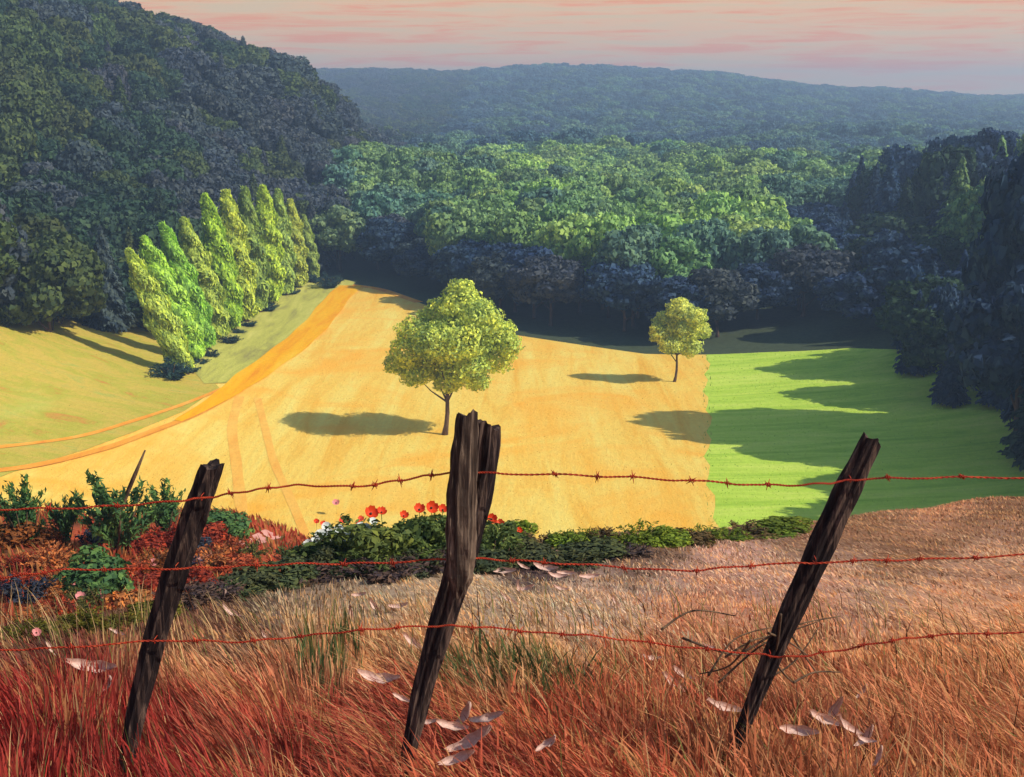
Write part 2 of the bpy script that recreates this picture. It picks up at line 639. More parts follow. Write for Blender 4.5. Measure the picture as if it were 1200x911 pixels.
def strip(name, line, width, lift, mat):
    L = smooth_line(line, 8)
    left, right = [], []
    for i, p in enumerate(L):
        t = L[min(i + 1, len(L) - 1)] - L[max(i - 1, 0)]
        t = t / (np.linalg.norm(t) + 1e-9)
        nn = np.array([-t[1], t[0]])
        wd = width if not isinstance(width, (list, tuple)) else float(np.interp(i / (len(L) - 1), np.linspace(0, 1, len(width)), width))
        w = wd * (1 + 0.05 * math.sin(i * 0.9)) * 0.5
        left.append(tuple(p + nn * w))
        right.append(tuple(p - nn * w))
    V, Fc = [], []
    ncol = 4
    for a, b in zip(left, right):
        for k in range(ncol + 1):
            q = np.array(a) + (np.array(b) - np.array(a)) * k / ncol
            V.append((q[0], q[1], float(ground(q[0], q[1])) + lift))
    for i in range(len(L) - 1):
        for k in range(ncol):
            a = i * (ncol + 1) + k
            Fc.append((a, a + 1, a + ncol + 2, a + ncol + 1))
    o = mesh_obj(name, V, Fc, mat, smooth=True)
    bm_flip(o)
    return tag(o, kind="structure")


strip("lane", [(-34.6, 124), (-32.9, 134), (-31.9, 148), (-30.6, 170), (-30.2, 190), (-30.5, 212), (-30.0, 228)], [0.8, 2.0, 3.6, 4.4, 4.4, 4.4, 4.4], 0.20, M_LANE)
strip("track", [(-31.5, 140), (-33.4, 128), (-36.2, 119), (-39, 112), (-44, 105), (-53, 99)], 0.9, 0.16, M_RUT)
strip("track", [(-33.0, 142), (-35.6, 131), (-38.6, 122), (-42, 114.5), (-48, 108)], 0.6, 0.16, M_RUT)
strip("track", [(-31, 137), (-29, 124), (-26, 112), (-23, 100), (-20, 88)], 1.0, 0.07, M_FAINT)
strip("track", [(-29, 137), (-25.6, 124), (-22.4, 112), (-18.6, 100), (-15, 88)], 0.8, 0.07, M_FAINT)
strip("field_edge", [(-30, 229), (-24, 224), (-16, 210)], 1.6, 0.11, M_RUT)


# ------------------------------------------------------------------ foliage cards
def cards(Pn, nrm, dirn, L, W, fold=0.25):
    """folded pointed leaf clumps"""
    n_ = len(Pn)
    nrm = nrm / (np.linalg.norm(nrm, axis=1, keepdims=True) + 1e-9)
    dirn = dirn - nrm * (dirn * nrm).sum(1, keepdims=True)
    dirn = dirn / (np.linalg.norm(dirn, axis=1, keepdims=True) + 1e-9)
    side = np.cross(nrm, dirn)
    L = np.asarray(L)[:, None]
    W = np.asarray(W)[:, None]
    v0 = Pn - dirn * L * 0.5
    v1 = Pn + side * W * 0.5 + nrm * W * fold + dirn * L * 0.05
    v2 = Pn + dirn * L * 0.5 - nrm * L * 0.12
    v3 = Pn - side * W * 0.5 + nrm * W * fold + dirn * L * 0.05
    V = np.stack([v0, v1, v2, v3], 1).reshape(-1, 3)
    Fc = np.arange(n_ * 4).reshape(-1, 4)
    return V, Fc


def crown_cards(lobes, n_total, size, rng, droop=0.25, shell=0.72, updir=0.0):
    vol = np.array([l[3] * l[4] * l[5] for l in lobes]) ** (2 / 3)
    cnt = np.maximum(4, (n_total * vol / vol.sum()).astype(int))
    PP, NN, DD, SS = [], [], [], []
    for (cx, cy, cz, rx, ry, rz), k in zip(lobes, cnt):
        d = rng.normal(size=(k, 3))
        d /= np.linalg.norm(d, axis=1, keepdims=True)
        lump = 1 + 0.14 * np.sin(d[:, 0] * 7 + cx * 3) * np.sin(d[:, 1] * 6 + cy) + 0.10 * np.sin(d[:, 2] * 9 + cz)
        r = (shell + (1.05 - shell) * rng.random(k) ** 0.6) * lump
        p_ = np.stack([cx + d[:, 0] * rx * r, cy + d[:, 1] * ry * r, cz + d[:, 2] * rz * r], 1)
        PP.append(p_)
        NN.append(d + rng.normal(size=(k, 3)) * 0.45)
        t = rng.normal(size=(k, 3))
        t[:, 2] += -droop + updir
        DD.append(t)
        SS.append(size * (0.6 + 0.8 * rng.random(k)))
    P_ = np.concatenate(PP)
    S_ = np.concatenate(SS)
    return P_, np.concatenate(NN), np.concatenate(DD), S_


def broadleaf_mesh(seed, n_=2600, size=0.075, spread=1.0, tall=1.0, nl=13, low=0.30):
    """unit tree: height 1, crown from low to 1"""
    rng = np.random.default_rng(seed)
    lobes = [(0, 0, 0.62, 0.24 * spread, 0.24 * spread, 0.26 * tall)]
    for i in range(nl):
        a = i * 2.4 + rng.random() * 0.7
        h = low + 0.12 + (0.86 - low - 0.12) * ((i + 0.5) / nl)
        prof = math.sin(math.pi * min(1, max(0, (h - low + 0.08) / (1.05 - low)))) ** 0.7
        rr = 0.27 * spread * prof * (0.8 + 0.4 * rng.random())
        s_ = 0.115 + 0.06 * rng.random()
        lobes.append((math.cos(a) * rr, math.sin(a) * rr, h, s_ * 1.1 * spread, s_ * 1.1 * spread, s_ * 0.85))
    lobes.append((0.02, 0.0, 0.87, 0.11 * spread, 0.11 * spread, 0.11))
    P_, Nn, D_, S_ = crown_cards(lobes, n_, size, rng)
    V, Fc = cards(P_, Nn, D_, S_ * 1.25, S_ * 0.9)
    return V, Fc, rng.random(len(Fc))


def conifer_mesh(seed, n_=2600, size=0.06, width=0.20):
    rng = np.random.default_rng(seed)
    k = n_
    h = 0.06 + 0.94 * (1 - np.sqrt(rng.random(k)) * 0.98)
    tier = (h * 15) % 1.0
    a = rng.random(k) * 2 * math.pi
    lump = 1 + 0.22 * np.sin(a * 5 + np.floor(h * 15) * 1.7)
    rmax = width * (1.02 - h) ** 0.85 * (1.15 - 0.45 * tier) * lump
    r = rmax * (0.45 + 0.55 * rng.random(k) ** 0.5)
    P_ = np.stack([np.cos(a) * r, np.sin(a) * r, h - 0.12 * r], 1)
    Nn = np.stack([np.cos(a) * 0.5, np.sin(a) * 0.5, np.full(k, 0.8)], 1) + rng.normal(size=(k, 3)) * 0.35
    D_ = np.stack([np.cos(a), np.sin(a), np.full(k, -0.45)], 1) + rng.normal(size=(k, 3)) * 0.3
    S_ = size * (0.6 + 0.7 * rng.random(k)) * (0.6 + 0.6 * (1 - h))
    V, Fc = cards(P_, Nn, D_, S_ * 1.5, S_ * 0.75)
    return V, Fc, rng.random(k)


def poplar_mesh(seed, n_=2600, size=0.05):
    rng = np.random.default_rng(seed)
    k = n_
    h = 0.05 + 0.95 * rng.random(k)
    a = rng.random(k) * 2 * math.pi
    prof = np.sin(np.pi * np.clip((h - 0.0) / 1.02, 0, 1) ** 0.75) ** 0.6
    lump = 1 + 0.25 * np.sin(a * 3 + h * 21) + 0.15 * np.sin(h * 40 + a)
    r = 0.088 * prof * lump * (0.5 + 0.5 * rng.random(k) ** 0.5)
    P_ = np.stack([np.cos(a) * r, np.sin(a) * r, h], 1)
    Nn = np.stack([np.cos(a), np.sin(a), np.full(k, 0.1)], 1) + rng.normal(size=(k, 3)) * 0.45
    D_ = np.stack([np.cos(a) * 0.3, np.sin(a) * 0.3, np.full(k, 1.0)], 1) + rng.normal(size=(k, 3)) * 0.35
    S_ = size * (0.5 + 0.8 * rng.random(k))
    V, Fc = cards(P_, Nn, D_, S_ * 1.6, S_ * 0.55)
    return V, Fc, rng.random(k)


def trunk_mesh(seed, h=0.62, r=0.022, limbs=6, lean=0.0):
    rng = random.Random(seed)
    parts = []
    pts = [Vector((lean * t * t * h + 0.006 * math.sin(t * 7), 0.005 * math.cos(t * 5), t * h - 0.03)) for t in [i / 7 for i in range(8)]]
    parts.append(tube(pts, [r * (1.35 if i == 0 else 1) * (1 - 0.72 * i / 7) for i in range(8)], 8))
    for i in range(limbs):
        t = 0.42 + 0.5 * i / limbs
        b = pts[min(7, int(t * 7))]
        a = i * 2.4 + rng.random()
        ln = 0.22 * (1.1 - 0.5 * t) * (0.8 + 0.5 * rng.random())
        q = [b + Vector((math.cos(a) * ln * s, math.sin(a) * ln * s, ln * (0.75 * s + 0.25 * s * s))) for s in (0, 0.33, 0.66, 1)]
        parts.append(tube(q, [r * 0.5, r * 0.36, r * 0.22, r * 0.08], 5))
    return merge(parts)


def ready(name, vfr, mat):
    me_o = mesh_obj(name, vfr[0], vfr[1], mat, face_rnd=vfr[2])
    me = me_o.data
    bpy.data.objects.remove(me_o)
    return me


def ready_t(name, vf, mat):
    o = mesh_obj(name, vf[0], vf[1], mat, smooth=True)
    me = o.data
    bpy.data.objects.remove(o)
    return me


BROAD = [ready("crown", broadleaf_mesh(10 + i, 6500, 0.05, 1.0 + 0.12 * (i % 3), 1.0, 11 + i), M_LEAF) for i in range(5)]
CONIF = [ready("crown", conifer_mesh(40 + i, 6500, 0.042, 0.19 + 0.02 * i), M_LEAF) for i in range(3)]
POPL = [ready("crown", poplar_mesh(60 + i, 8000, 0.03), M_LEAF) for i in range(4)]
TRUNK = [ready_t("trunk", trunk_mesh(80 + i), M_BARK) for i in range(3)]
TRUNK_TALL = ready_t("trunk", trunk_mesh(90, 0.95, 0.014, 0), M_BARK)


def add_tree(name, loc, h, w, crown, trunk, tint, label, cat, group, rot=None, lean=(0, 0)):
    t = empty(name, loc, label, cat, group)
    t.rotation_euler = (lean[0], lean[1], 0)
    rz = random.random() * 6.28 if rot is None else rot
    tr = bpy.data.objects.new("trunk", trunk)
    cw = bpy.data.objects.new("crown", crown)
    for o in (tr, cw):
        COL.objects.link(o)
        o.parent = t
        o.rotation_euler = (0, 0, rz)
        o.scale = (w, w, h)
    cw["tint"] = tuple(float(c_) for c_ in tint)
    return t


def vary(c, rng, amt=0.16):
    k = 1 + (rng.random() - 0.5) * 2 * amt
    return tuple(max(0.0, x * k * (1 + (rng.random() - 0.5) * amt)) for x in c)


# ------------------------------------------------------------------ forest
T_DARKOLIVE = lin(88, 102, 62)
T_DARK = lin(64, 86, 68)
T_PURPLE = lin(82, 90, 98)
T_MID = lin(142, 172, 112)
T_BRIGHT = lin(172, 202, 116)
T_BLUEG = lin(112, 146, 124)
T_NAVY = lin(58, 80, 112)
T_HAZEBLUE = lin(84, 114, 130)
TINT_NAMES = {T_DARKOLIVE: "olive green", T_DARK: "dark green", T_PURPLE: "dark purple grey", T_MID: "mid green", T_BRIGHT: "bright yellow green",
        T_BLUEG: "blue green", T_NAVY: "deep navy blue", T_HAZEBLUE: "blue grey"}
rf = random.Random(3)


def far_edge(x):
    """y where the wood begins behind the fields"""
    return np.interp(x, [-60, -46, -40, -29, -22, -14, 0, 9, 18, 26, 34, 44, 50, 58, 70], [176, 190, 240, 236, 230, 214, 188, 179, 171, 169, 170, 172, 160, 96, 90])


def in_wood(x, y):
    if x < -44:
        # left: beyond the knoll meadow and the poplars
        if (x > -47 and 148 < y < 240) or (x > -53 and y < 166):
            return False
        return y > np.interp(x, [-140, -60, -50, -43, -38], [134, 137, 141, 146, 152])
    if x > 45:
        return y > 84 and x > np.interp(y, [84, 110, 150, 400], [50, 45.5, 46, 46])
    if x < -33 and y < 236:
        return False
    return y > far_edge(x) + 2


pts_ = []
yy = 90.0
while yy < 2080:
    sp_ = 7.6 if yy < 320 else (9.5 if yy < 600 else 12 + (yy - 600) * 0.007)
    lim = 0.47 * yy + 25
    xx = -lim
    while xx < lim:
        x = xx + rf.uniform(-0.36, 0.36) * sp_
        y = yy + rf.uniform(-0.36, 0.36) * sp_
        if in_wood(x, y):
            pts_.append((x, y, sp_))
        xx += sp_
    yy += sp_ * 0.92

PA = np.array(pts_)
ZA = ground(PA[:, 0], PA[:, 1])


def tree_look(x, y, z, px, py):
    r = rf.random()
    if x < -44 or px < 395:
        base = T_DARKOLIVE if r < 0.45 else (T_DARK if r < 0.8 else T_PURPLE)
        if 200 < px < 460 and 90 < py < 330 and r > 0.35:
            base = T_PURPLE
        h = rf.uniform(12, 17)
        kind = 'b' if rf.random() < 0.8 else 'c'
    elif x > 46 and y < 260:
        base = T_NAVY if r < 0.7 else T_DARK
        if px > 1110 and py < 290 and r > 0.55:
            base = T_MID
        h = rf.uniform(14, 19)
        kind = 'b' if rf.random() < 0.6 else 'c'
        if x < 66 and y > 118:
            h *= 0.62 if x > 52 else 0.58
    elif y < 480:
        edge_d = y - float(far_edge(x))
        base = T_MID if r < 0.55 else T_BLUEG
        if r > 0.6 and 560 < px < 900 and edge_d > 20:
            base = T_BRIGHT
        h = rf.uniform(12, 17)
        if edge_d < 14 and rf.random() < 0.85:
            base = T_NAVY if rf.random() < 0.6 else T_PURPLE  # understory shade at the wood's foot put into the front trees' tint
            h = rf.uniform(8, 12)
        kind = 'b'
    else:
        base = T_HAZEBLUE if r < 0.6 else T_BLUEG  # blue haze of distance put into the far trees' tint
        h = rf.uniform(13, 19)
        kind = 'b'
    return vary(base, rf), h, kind, TINT_NAMES[base]


recs = []
for (x, y, s_), z in zip(pts_, ZA):
    px, py = proj(x, y, z + 8)
    px, py = float(px), float(py)
    tint, h, kind, spec = tree_look(x, y, z, px, py)
    w = s_ * rf.uniform(1.5, 1.95) if kind == 'b' else h * rf.uniform(0.9, 1.1)
    if y > 480:
        h = h * (1 + (y - 480) / 2500)
    recs.append(dict(x=x, y=y, z=float(z), px=px, py=py, tint=tint, h=h, w=w, kind=kind, rz=rf.random() * 6.28, spec=spec))

# the tall dark ones whose shadows reach across the green field
tall_spots = [(48.5, 114.5, 28, 'b'), (52, 116, 28.5, 'b'), (57, 113, 25, 'c'), (47.5, 133, 12, 'b'), (49, 103, 15, 'b'), (48, 146, 12, 'b'), (53, 95, 21, 'b'), (50, 89, 20, 'b'), (47, 98, 17, 'b'), (52, 83, 24, 'b'), (45, 85, 17, 'b'), (58, 84, 25, 'b')]
for x, y, h, kd in tall_spots:
    z = float(ground(x, y))
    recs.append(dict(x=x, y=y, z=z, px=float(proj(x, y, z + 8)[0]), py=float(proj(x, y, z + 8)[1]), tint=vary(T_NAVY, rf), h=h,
                     w=h * (1.05 if kd == 'c' else 0.5), kind=kd, rz=rf.random() * 6, tall=True))

inview = [r for r in recs if -25 < r['px'] < 1225 and 'tall' not in r]
inview.sort(key=lambda r: math.hypot(r['x'], r['y']) / r['h'])
solo = inview[:270] + [r for r in recs if 'tall' in r]
solo_ids = set(id(r) for r in solo)
rest = [r for r in recs if id(r) not in solo_ids]
first_crown = {}
for r in solo:
    left = r['x'] < -40
    right = r['x'] > 46
    tint_name = r.get('spec', 'deep navy blue')
    shape = "pointed" if r['kind'] == 'c' else "rounded"
    if left:
        zone = "on the upper left wooded hill" if r['py'] < 190 else "low on the left hill behind the poplars"
    elif right:
        zone = "in the shaded wood at the right" if r['y'] < 160 else "farther back in the dark wood at the right"
    else:
        front = r['y'] - float(far_edge(r['x'])) < 16
        side = "behind the large field tree" if r['px'] < 640 else ("behind the small field tree" if r['px'] < 860 else "behind the green field")
        zone = ("fronting the wood " if front else "deep in the wood ") + side
    lab = "%s %s tree %s" % (tint_name, shape, zone)
    grp = lab.replace("tree", "trees")
    if 'tall' in r:
        lab, grp = "tall dark %s tree at the shaded right edge of the green field" % shape, "tall %s trees edging the green field" % shape
    if left and r['py'] > 190 and r['y'] < 185:
        r['z'] -= 0.22 * r['h'] * (1.0 if r['kind'] == 'b' else 0.1)      # low skirted crowns at the edge of the meadow
    k = rf.randrange(5 if r['kind'] == 'b' else 3)
    if r['kind'] == 'b':
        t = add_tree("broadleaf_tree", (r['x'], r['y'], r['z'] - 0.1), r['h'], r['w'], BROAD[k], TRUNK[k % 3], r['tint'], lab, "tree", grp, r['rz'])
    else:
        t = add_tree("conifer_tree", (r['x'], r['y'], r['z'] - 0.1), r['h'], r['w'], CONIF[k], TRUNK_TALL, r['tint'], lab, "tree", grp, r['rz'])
    first_crown.setdefault((r['kind'], k), [c_ for c_ in t.children if c_.name.startswith("crown")][0])

# the far wood: one mass, its crowns the same meshes
RV = np.array([(r['x'], r['y'], r['z'] - 0.1) for r in rest])
wood_me = bpy.data.meshes.new("distant_wood")
wood_me.from_pydata([tuple(v) for v in RV], [], [])
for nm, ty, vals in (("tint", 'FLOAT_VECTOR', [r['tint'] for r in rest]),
                     ("sc", 'FLOAT_VECTOR', [(r['w'], r['w'], r['h']) for r in rest]),
                     ("rt", 'FLOAT_VECTOR', [(0, 0, r['rz']) for r in rest])):
    a = wood_me.attributes.new(nm, ty, 'POINT')
    a.data.foreach_set("vector", np.array(vals, dtype=np.float32).ravel())
a = wood_me.attributes.new("pick", 'INT', 'POINT')
a.data.foreach_set("value", np.array([rf.randrange(5) if r['kind'] == 'b' else 5 + rf.randrange(3) for r in rest], dtype=np.int32))
wood = bpy.data.objects.new("distant_wood", wood_me)
COL.objects.link(wood)
tag(wood, "blue green woodland rolling away to the far ridge", "woodland", kind="stuff")
ng = bpy.data.node_groups.new("wood_scatter", 'GeometryNodeTree')
ng.interface.new_socket("Geometry", in_out='INPUT', socket_type='NodeSocketGeometry')
ng.interface.new_socket("Geometry", in_out='OUTPUT', socket_type='NodeSocketGeometry')
gi = ng.nodes.new("NodeGroupInput")
go = ng.nodes.new("NodeGroupOutput")
iop = ng.nodes.new("GeometryNodeInstanceOnPoints")
iop.inputs["Pick Instance"].default_value = True
join = ng.nodes.new("GeometryNodeGeometryToInstance")
srcs = [first_crown[('b', i)] for i in range(5)] + [first_crown[('c', i)] for i in range(3)]
for s_ in reversed(srcs):
    oi = ng.nodes.new("GeometryNodeObjectInfo")
    oi.transform_space = 'ORIGINAL'
    oi.inputs["Object"].default_value = s_
    ng.links.new(oi.outputs["Geometry"], join.inputs[0])


def named(nm, ty):
    q = ng.nodes.new("GeometryNodeInputNamedAttribute")
    q.data_type = ty
    q.inputs["Name"].default_value = nm
    return q.outputs["Attribute"]


ng.links.new(gi.outputs[0], iop.inputs["Points"])
ng.links.new(join.outputs[0], iop.inputs["Instance"])
ng.links.new(named("pick", 'INT'), iop.inputs["Instance Index"])
ng.links.new(named("sc", 'FLOAT_VECTOR'), iop.inputs["Scale"])
e2r = ng.nodes.new("FunctionNodeEulerToRotation")
ng.links.new(named("rt", 'FLOAT_VECTOR'), e2r.inputs[0])
ng.links.new(e2r.outputs[0], iop.inputs["Rotation"])
ng.links.new(iop.outputs[0], go.inputs[0])
md = wood.modifiers.new("scatter", 'NODES')
md.node_group = ng

# ------------------------------------------------------------------ the row of leaning poplars
pop_base = [(221, 440), (234, 424), (247, 411), (261, 399), (276, 388), (290, 378), (305, 367), (320, 357), (336, 347), (352, 338), (370, 328)]
pop_top = [(150, 292), (168, 278), (190, 262), (214, 256), (240, 228), (264, 224), (286, 220), (308, 218), (325, 222), (340, 234), (356, 252)]
pop_word = ["nearest poplar of the leaning row, foot by the meadow knoll", "second poplar from the near end of the leaning row",
            "bright green poplar, third from the near end of the leaning row", "fourth poplar from the near end of the leaning row",
            "fifth poplar from the near end of the leaning row", "middle poplar of the leaning row beside the grass verge",
            "fifth poplar from the far end of the leaning row", "fourth poplar from the far end of the leaning row",
            "third poplar from the far end of the leaning row", "second poplar from the far end of the leaning row",
            "farthest poplar of the leaning row, where the lane meets the wood"]
pop_tint = [lin(186, 200, 92), lin(176, 208, 88), lin(156, 196, 80), lin(176, 190, 88), lin(168, 196, 70), lin(190, 200, 84),
            lin(150, 170, 84), lin(186, 204, 76), lin(166, 186, 96), lin(190, 196, 90), lin(172, 186, 96)]
for i, (b, tp) in enumerate(zip(pop_base, pop_top)):
    g0 = hit(b[0], b[1], 70)
    top = at(tp[0], tp[1], g0.y)
    v = top - g0
    ang_ = math.atan2(v.x, v.z)
    hgt = v.length
    add_tree("poplar", (g0.x, g0.y, g0.z - 0.15), hgt, hgt * (1.2 if i % 2 else 1.05), POPL[i % 4], TRUNK_TALL, tuple(min(0.9, c_ * 1.35) for c_ in pop_tint[i]), pop_word[i], "poplar",
             "leaning poplars beside the lane", None, (0, ang_))

# low dark bushes at the poplars' feet
BUSH = []
for i in range(4):
    rng = np.random.default_rng(200 + i)
    lobes = [(0, 0, 0.42, 0.42, 0.42, 0.42)]
    for k in range(8):
        a = k * 2.4
        rr = 0.34
        s_ = 0.16 + 0.12 * rng.random()
        lobes.append((math.cos(a) * rr, math.sin(a) * rr, 0.2 + 0.5 * rng.random(), s_, s_, s_))
    P_, Nn, D_, S_ = crown_cards(lobes, 1500, 0.10, rng, droop=-0.4)
    P_[:, 2] = np.abs(P_[:, 2])
    V, Fc = cards(P_, Nn, D_, S_ * 1.3, S_ * 0.7)
    BUSH.append(ready("foliage", (V, Fc, rng.random(len(Fc))), M_LEAFB))
RAG = []
for i in range(3):
    rng = np.random.default_rng(240 + i)
    P_, Nn, D_, S_ = [], [], [], []
    for k in range(34):
        a = rng.random() * 6.28
        r0_, r1_ = 0.10 * rng.random(), 0.25 + 0.42 * rng.random()
        hh = 0.35 + 0.75 * rng.random() * (1.15 - r1_)
        m_ = 46
        t = rng.random(m_)
        rr_ = r0_ + (r1_ - r0_) * t
        P_.append(np.stack([np.cos(a) * rr_, np.sin(a) * rr_, hh * (1.6 * t - 0.6 * t * t)], 1) + rng.normal(size=(m_, 3)) * 0.045)
        Nn.append(rng.normal(size=(m_, 3)) + np.array([0, 0, 0.6]))
        D_.append(np.stack([np.full(m_, math.cos(a)), np.full(m_, math.sin(a)), np.full(m_, 0.9)], 1) + rng.normal(size=(m_, 3)) * 0.6)
        S_.append(0.075 * (0.6 + 0.8 * rng.random(m_)))
    P_, Nn, D_, S_ = map(np.concatenate, (P_, Nn, D_, S_))
    P_[:, 2] = np.abs(P_[:, 2])
    V, Fc = cards(P_, Nn, D_, S_ * 1.8, S_ * 0.6)
    RAG.append(ready("foliage", (V, Fc, rng.random(len(Fc))), M_LEAFB))
WOODY = []
for i in range(2):
    r_ = random.Random(300 + i)
    pr = []
    for k in range(7):
        a = k * 0.9 + r_.random()
        q = [Vector((math.cos(a) * 0.3 * s, math.sin(a) * 0.3 * s, -0.06 + 0.75 * s)) for s in (0, 0.3, 0.65, 1)]
        pr.append(tube(q, [0.022, 0.017, 0.011, 0.004], 5))
    WOODY.append(ready_t("stem", merge(pr), M_BARK))


def add_bush(name, loc, w, h, tint, label, cat, group, mesh=None, stem=None):
    t = empty(name, loc, label, cat, group)
    f_ = bpy.data.objects.new("foliage", mesh or BUSH[random.randrange(4)])
    s_ = bpy.data.objects.new("stem", stem or WOODY[random.randrange(2)])
    rz = random.random() * 6.28
    for o in (f_, s_):
        COL.objects.link(o)
        o.parent = t
        o.rotation_euler = (0, 0, rz)
        o.scale = (w, w, h)
    f_["tint"] = tuple(float(c_) for c_ in tint)
    return t


for px, py, w_ in [(232, 438, 2.2), (256, 420, 1.8), (278, 404, 2.2), (300, 384, 1.8), (322, 366, 2.4), (350, 346, 2.0), (372, 332, 3.0), (212, 446, 3.6), (392, 338, 4), (244, 428, 1.6), (288, 392, 1.5)]:
    g0 = hit(px, py, 70)
    add_bush("bush", (g0.x - 1.0, g0.y, g0.z - 0.1), w_ * 1.2, w_ * 0.75, vary(lin(60, 86, 84), rf), "small dark ragged bush at the foot of the leaning poplars", "bush",
             "dark bushes under the poplars", mesh=RAG[rf.randrange(3)])

# ------------------------------------------------------------------ two trees standing in the yellow field
def solo_tree(px, py, top_py, lobes_px, trunk_px, n_, size, tint, label, name="field_tree", seed=5):
    g0 = hit(px, py, 70)
    depth_y = g0.y
    t = empty(name, (g0.x, g0.y, g0.z - 0.05), label, "tree", "trees standing alone in the yellow field")
    rng = np.random.default_rng(seed)
    lobes = []
    for (lx, ly, lr, dy) in lobes_px:
        c_ = at(lx, ly, depth_y + dy) - g0
        rr = lr * 0.86 * depth_y / F
        lobes.append((c_.x, c_.y + 0.0, c_.z, rr, rr * 0.95, rr * 0.78))
    P_, Nn, D_, S_ = crown_cards(lobes, n_, size, rng, droop=0.3, shell=0.55)
    V, Fc = cards(P_, Nn, D_, S_ * 1.25, S_ * 0.8)
    cw = mesh_obj("crown", V, Fc, M_LEAF, t, face_rnd=rng.random(len(Fc)))
    cw["tint"] = tint
    pr = []
    base = Vector((0, 0, -0.1))
    tp = at(trunk_px[0], trunk_px[1], depth_y) - g0
    pts = [base.lerp(tp, s) + Vector((0.12 * math.sin(s * 6), 0, 0)) for s in [i / 6 for i in range(7)]]
    r0 = trunk_px[2]
    pr.append(tube(pts, [r0 * (1.4 if i == 0 else 1 - 0.5 * i / 6) for i in range(7)], 9))
    for i, L in enumerate(lobes):
        s0 = pts[3 + i % 4]
        e_ = Vector((L[0], L[1], L[2]))
        mid = s0.lerp(e_, 0.5) + Vector((0, 0, -0.3))
        pr.append(tube([s0, s0.lerp(mid, 0.5), mid, e_], [r0 * 0.42, r0 * 0.34, r0 * 0.24, r0 * 0.08], 5))
    v, f_ = merge(pr)
    mesh_obj("trunk", v, f_, M_BARK, t, smooth=True)
    return t


solo_tree(521, 510, 325,
          [(540, 360, 34, 0), (515, 372, 30, 1.5), (560, 372, 32, -1), (490, 390, 30, 0), (535, 398, 44, -1.5), (582, 390, 28, 1), (595, 404, 20, 0),
           (478, 412, 26, -1), (505, 425, 32, 1.5), (545, 430, 34, -1), (580, 418, 28, 1), (464, 426, 18, 1), (486, 438, 22, -0.5), (525, 446, 22, 0),
           (560, 446, 18, 0), (540, 338, 18, 0), (555, 400, 34, 2.5), (510, 400, 34, -2.5)],
          (527, 430, 0.27), 30000, 0.26, lin(212, 226, 112), "large round yellow green tree standing alone in the yellow field", seed=5)
solo_tree(790, 448, 345,
          [(797, 366, 20, 0), (780, 375, 16, 1), (815, 372, 17, -1), (800, 385, 24, 0), (775, 393, 15, 0), (822, 388, 14, 1), (785, 405, 15, -1), (808, 406, 17, 0),
           (797, 356, 12, 0), (770, 384, 10, 0)],
          (796, 400, 0.17), 14000, 0.23, lin(232, 238, 128), "small pale yellow tree standing by the edge of the green field", seed=9)

# ------------------------------------------------------------------ shrubs on the red bank at the left
def upright_mesh(seed, n_=1600):
    """sapling: many rising sprays"""
    rng = np.random.default_rng(seed)
    P_, Nn, D_, S_ = [], [], [], []
    for k in range(26):
        a = rng.random() * 6.28
        out_ = 0.12 + 0.34 * rng.random()
        h0 = 0.1 + 0.45 * rng.random()
        ln = 0.35 + 0.35 * rng.random()
        m_ = n_ // 26
        t = rng.random(m_)
        x = math.cos(a) * out_ * (0.2 + t)
        y = math.sin(a) * out_ * (0.2 + t)
        z = h0 + ln * t * (0.75 if out_ > 0.3 else 1.0)
        p_ = np.stack([x, y, z], 1) + rng.normal(size=(m_, 3)) * 0.028
        P_.append(p_)
        Nn.append(rng.normal(size=(m_, 3)))
        D_.append(np.stack([np.full(m_, math.cos(a) * 0.6), np.full(m_, math.sin(a) * 0.6), np.full(m_, 1.0)], 1) + rng.normal(size=(m_, 3)) * 0.45)
        S_.append(0.07 * (0.6 + 0.7 * rng.random(m_)))
    P_, Nn, D_, S_ = map(np.concatenate, (P_, Nn, D_, S_))
    V, Fc = cards(P_, Nn, D_, S_ * 1.7, S_ * 0.5)
    return V, Fc, rng.random(len(Fc))


UPR = [ready("foliage", upright_mesh(400 + i), M_LEAFB) for i in range(3)]
T_SHRUB = lin(92, 126, 74)
green_sap = [  # px, base py, height px, width px, label
    (30, 640, 78, 60, "dark green sapling at the left end of the red bank"),
    (78, 640, 70, 44, "narrow green sapling second from the left on the red bank"),
    (138, 650, 108, 82, "tall ragged green sapling with a bare stick on the red bank"),
    (196, 632, 66, 60, "green sapling left of the left fence post"),
    (262, 632, 44, 50, "round green shrub right of the left fence post"),
    (112, 700, 62, 70, "olive green bush low on the red bank above the lower wire"),
]
for i, (px, py, hp, wp, lab) in enumerate(green_sap):
    g0 = hit(px, py, 11)
    dd = math.hypot(g0.y, 33 - g0.z)
    add_bush("sapling", (g0.x, g0.y, g0.z - 0.05), wp * dd / F * 1.15, hp * dd / F * 0.92, vary(T_SHRUB, rf, 0.1), lab, "shrub", "green shrubs on the red bank",
             mesh=(UPR[i % 3] if i in (0, 1, 2, 3) else BUSH[i % 4]))
# the bare stick above the tall sapling
g0 = hit(138, 650, 11)
b0, b1 = at(140, 600, g0.y), at(170, 528, g0.y - 0.3)
stk = tube([g0, b0.lerp(g0, 0.3), b0, b0.lerp(b1, 0.6), b1], [0.07, 0.06, 0.055, 0.05, 0.02], 6)
tag(mesh_obj("bare_stick", stk[0], stk[1], M_BARK, smooth=True), "dark bare stick slanting up out of the tall green sapling", "stick")

